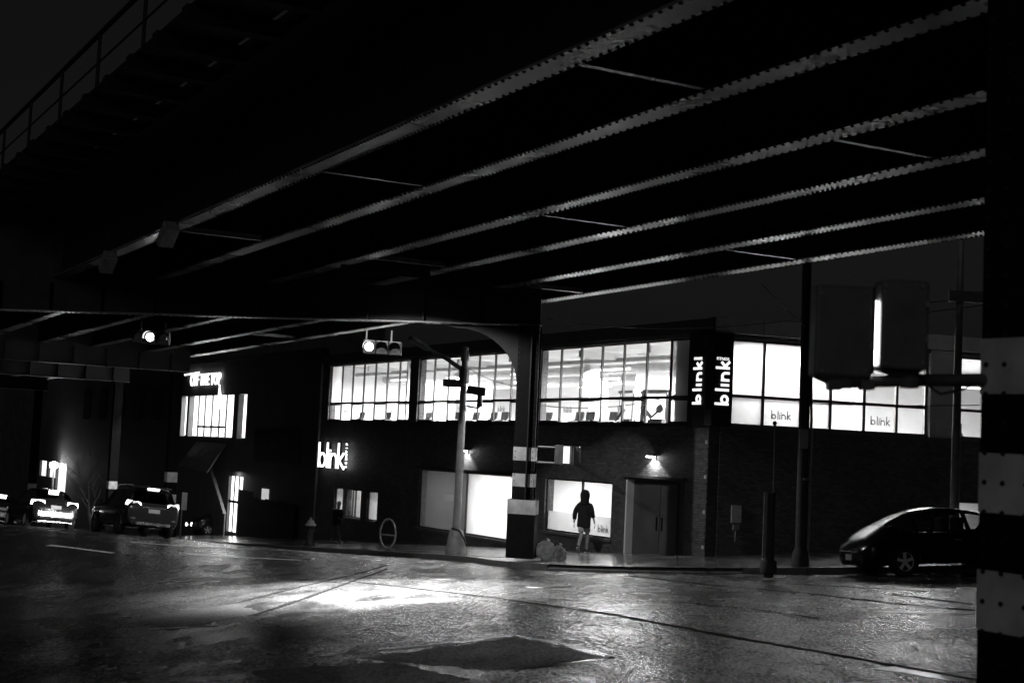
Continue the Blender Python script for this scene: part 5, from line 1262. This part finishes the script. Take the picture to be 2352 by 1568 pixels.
def person(P, fwd, H, label, hood=True, legs='walk', top='cloth', low='shorts', kn='person'):
    f = Vector((fwd[0], fwd[1], 0)).normalized(); Mx = mat3(f.cross(ZU), f, ZU, P) @ Matrix.Scale(H/1.76, 4)
    Mr = mat3(f.cross(ZU), f, ZU, P); o = empty(kn, Mr, label, 'person'); 
    # body: pelvis root, spine, head; then legs and arms
    ch = []; ch.append(([(0, 0, .95), (0, .01, 1.12), (0, .02, 1.34), (0, .02, 1.46), (0, .03, 1.53), (0, .05, 1.60), (0, .05, 1.70)],
        [(.14, .10), (.12, .09), (.12, .08), (.055, .05), (.05, .055), (.075, .09), (.07, .085)], None))
    rl = [(.09, .03, .88), (.085, .16, .50), (.085, .08, .10), (.09, .16, .045), (.10, .27, .035)]
    ll = [(-.09, -.02, .88), (-.04, -.08, .52), (-.06, -.38, .22), (-.06, -.33, .12), (-.06, -.22, .05)]
    if legs == 'stride': rl = [(.09, .03, .88), (.09, .20, .50), (.09, .30, .10), (.09, .38, .05), (.09, .47, .035)]; ll = [(-.09, -.02, .88), (-.085, -.10, .50), (-.08, -.36, .13), (-.08, -.32, .06), (-.08, -.22, .035)]
    ch.append((rl, [.095, .068, .048, .045, .036], 0)); ch.append((ll, [.095, .068, .048, .045, .036], 0))
    ra = [(.18, .01, 1.40), (.25, -.07, 1.14), (.29, .09, .91), (.292, .13, .84)]; la = [(-.18, .01, 1.40), (-.27, -.02, 1.13), (-.25, -.16, .93), (-.246, -.20, .86)]
    if not hood: ra = [(.19, .01, 1.41), (.24, .05, 1.14), (.18, .26, 1.08), (.17, .32, 1.06)]
    ch.append((ra, [.045, .04, .030, (.022, .040)], 2)); ch.append((la, [.045, .04, .030, (.022, .040)], 2))
    ch += hand_chains(ra[3], Vector(ra[3])-Vector(ra[2]), 1) + hand_chains(la[3], Vector(la[3])-Vector(la[2]), -1)
    body = skin_mesh('body', ch, 'skin', o, Mx)
    # face
    MBd(Mx).lathe([(.002, .03), (.014, .02), (.016, 0)], (0, .132, 1.635), 8, 'y').build('nose', 'skin', o, smooth=60)
    for s_ in (-.03, .03): MBd(Mx).lathe([(.002, .008), (.011, .004), (.012, 0)], (s_, .132, 1.665), 8, 'y').build('eye', 'sole', o)
    MBd(Mx).box(-.025, .025, .125, .134, 1.588, 1.598).build('mouth', 'black', o)
    # clothing follows the same bones, a little larger
    tp = [([(0, -.0, .70), (0, .0, .76), (0, .01, 1.00), (0, .02, 1.30), (0, .015, 1.45)], [(.235, .19), (.245, .20), (.255, .20), (.26, .19), (.18, .15)], None),
          (ra[:2] + [tuple(Vector(ra[1]).lerp(Vector(ra[2]), .55 if hood else .95))], [.10, .088, .066], 3), (la[:2] + [tuple(Vector(la[1]).lerp(Vector(la[2]), .98))], [.10, .088, .066], 3)]
    if hood:
        hb = MBd(); hb.lathe([(.15, 1.40), (.135, 1.46), (.125, 1.51), (.135, 1.57), (.142, 1.64), (.138, 1.71), (.115, 1.77), (.07, 1.805), (.015, 1.82)], (0, .015, 0), 20, cap=False)
        hf = [f for f in hb.f if not (all(hb.v[k].y > .085 for k in f) and 1.52 < sum(hb.v[k].z for k in f)/4 < 1.73)]   # face opening
        MBd(Mx).add([(p.x, p.y*1.08, p.z) for p in hb.v], hf).build('hood', top, o, smooth=70)
    skin_mesh('hooded_top' if hood else 'coat', tp, top, o, Mx)
    lw = [([(0, 0, .95), (0, 0, .86)], [(.165, .125), (.15, .12)], None)]
    kr = .9 if hood else 2.0
    def upto(l, fr): 
        pts = [Vector(p) for p in l]; return [tuple(pts[0]), tuple(pts[0].lerp(pts[1], .5)), tuple(pts[0].lerp(pts[1], fr))] if fr <= 1 else [tuple(pts[0]), tuple(pts[1]), tuple(pts[1].lerp(pts[2], fr-1))]
    for l in (rl, ll): lw.append((upto(l, .88) if hood else upto(l, 1.93), [.13, .125, .12] if hood else [.105, .085, .075], 1))
    skin_mesh('shorts' if hood else 'trousers', lw, low, o, Mx)
    for l in (rl, ll):
        a_, t_ = Vector(l[3]), Vector(l[4]); d = (t_ - a_).normalized(); hl = Vector(l[2]) - d*.05
        skin_mesh('shoe', [([tuple(hl + Vector((0,0,-.03))), tuple(a_ + Vector((0,0,.0))), tuple(t_ + d*.03)], [(.045, .05), (.048, .045), (.042, .03)], None)], 'shoe', o, Mx)
        u = d.cross(Vector((1, 0, 0))).normalized() * (-1); u = Vector((0, -d.z, d.y))
        b0, b1 = hl - u*.075 - Vector((0,0,.0)), t_ + d*.05 - u*.03
        MBd(Mx).beam(tuple(Vector((a_.x, hl.y, hl.z)) - u*.09), tuple(Vector((a_.x, t_.y, t_.z)) + d*.05 - u*.028), .085, .02).build('sole', 'sole', o)
    return o, Mx
pp1 = hit(1338, 1268.5, .16); pp1.z = wk(pp1.x, pp1.y)
person(pp1, (.25, .97, 0), 1.90, 'person in a black hooded top and pale shorts walking past the lit shop window')
pp2 = hit(772, 1244, .16); pp2 = ray(772, 1244) * 63.5; pp2.z = wk(pp2.x, pp2.y)
o2, Mx2 = person(pp2, (.75, -.62, 0), 1.70, 'person in a dark coat and grey cap walking by the small entrance windows', hood=False, legs='stride', top='coat', low='trouser')
MBd(Mx2).lathe([(.093, -.06), (.106, .0), (.10, .06), (.07, .105), (.02, .125)], (0, .045, 1.69), 14).build('cap', 'cap', o2, smooth=60)

# ================================================================== LAMP UNDER THE VIADUCT (lights the crossing)
_l, _a = Vector((-3.75, 38.4, 0)).dot(e_), Vector((-3.75, 38.4, 0)).dot(_dx) / _dx.length_squared
_b = [(LAT[k] + LAT[k+1]) / 2 for k in range(5)]; _l = min(_b, key=lambda v: abs(v - _l))
LMP = EL(_l, _a, .50)
ul = empty('viaduct_lamp', T(LMP), 'lamp with an added cut-off plate fixed high between the viaduct stringers above the lit patch of road', 'lamp')
MBd(T(LMP)).box(-.3, .3, -.2, .2, .05, .22).build('housing', 'steeldark', ul, bevel=.03)
MBd(T(LMP)).lathe([(.09, .046), (.09, .03)], n=12).build('lens', 'lampglow', ul)
MBd(T(LMP)).tube([(0, 0, .22), (0, 0, 1.5)], .03, 6).build('stem', 'steeldark', ul)
ed = Vector((.94, .34, 0)); pr = Vector((.34, -.94, 0))
edge = hit(820, 1397); dist = (edge - LMP).dot(pr); drop = (LMP.z - edge.z) * .5 / dist
MBd().beam(LMP + pr*.5 - ed*1.2 + ZU*(-drop/2 + .05), LMP + pr*.5 + ed*1.2 + ZU*(-drop/2 + .05), .02, drop + .1).build('added_shield', 'steeldark', ul)  # plate added to cut the light pool to a hard near edge
for s_ in (-.8, .8): MBd().tube([LMP + pr*.49 + ed*s_ + ZU*.05, LMP + ed*s_*.3 + ZU*.15], .015, 6).build('added_shield_stay', 'steeldark', ul)
L = bpy.data.lights.new('viaduct_lamp_light', 'SPOT'); L.energy = 30000; L.spot_size = math.radians(50); L.spot_blend = 1.0; L.shadow_soft_size = .06
lo = bpy.data.objects.new('viaduct_lamp_light', L); COL.objects.link(lo); lo.location = LMP + ZU*.0
tgt = hit(850, 1352); dv = (tgt - LMP).normalized(); lo.rotation_euler = dv.to_track_quat('-Z', 'Y').to_euler()

# the same lamp's wide, weaker spill
L = bpy.data.lights.new('viaduct_lamp_spill', 'SPOT'); L.energy = 1500; L.shadow_soft_size = .08; L.spot_size = math.radians(146); L.spot_blend = .2
lo = bpy.data.objects.new('viaduct_lamp_spill', L); COL.objects.link(lo); lo.location = LMP - ZU*.02
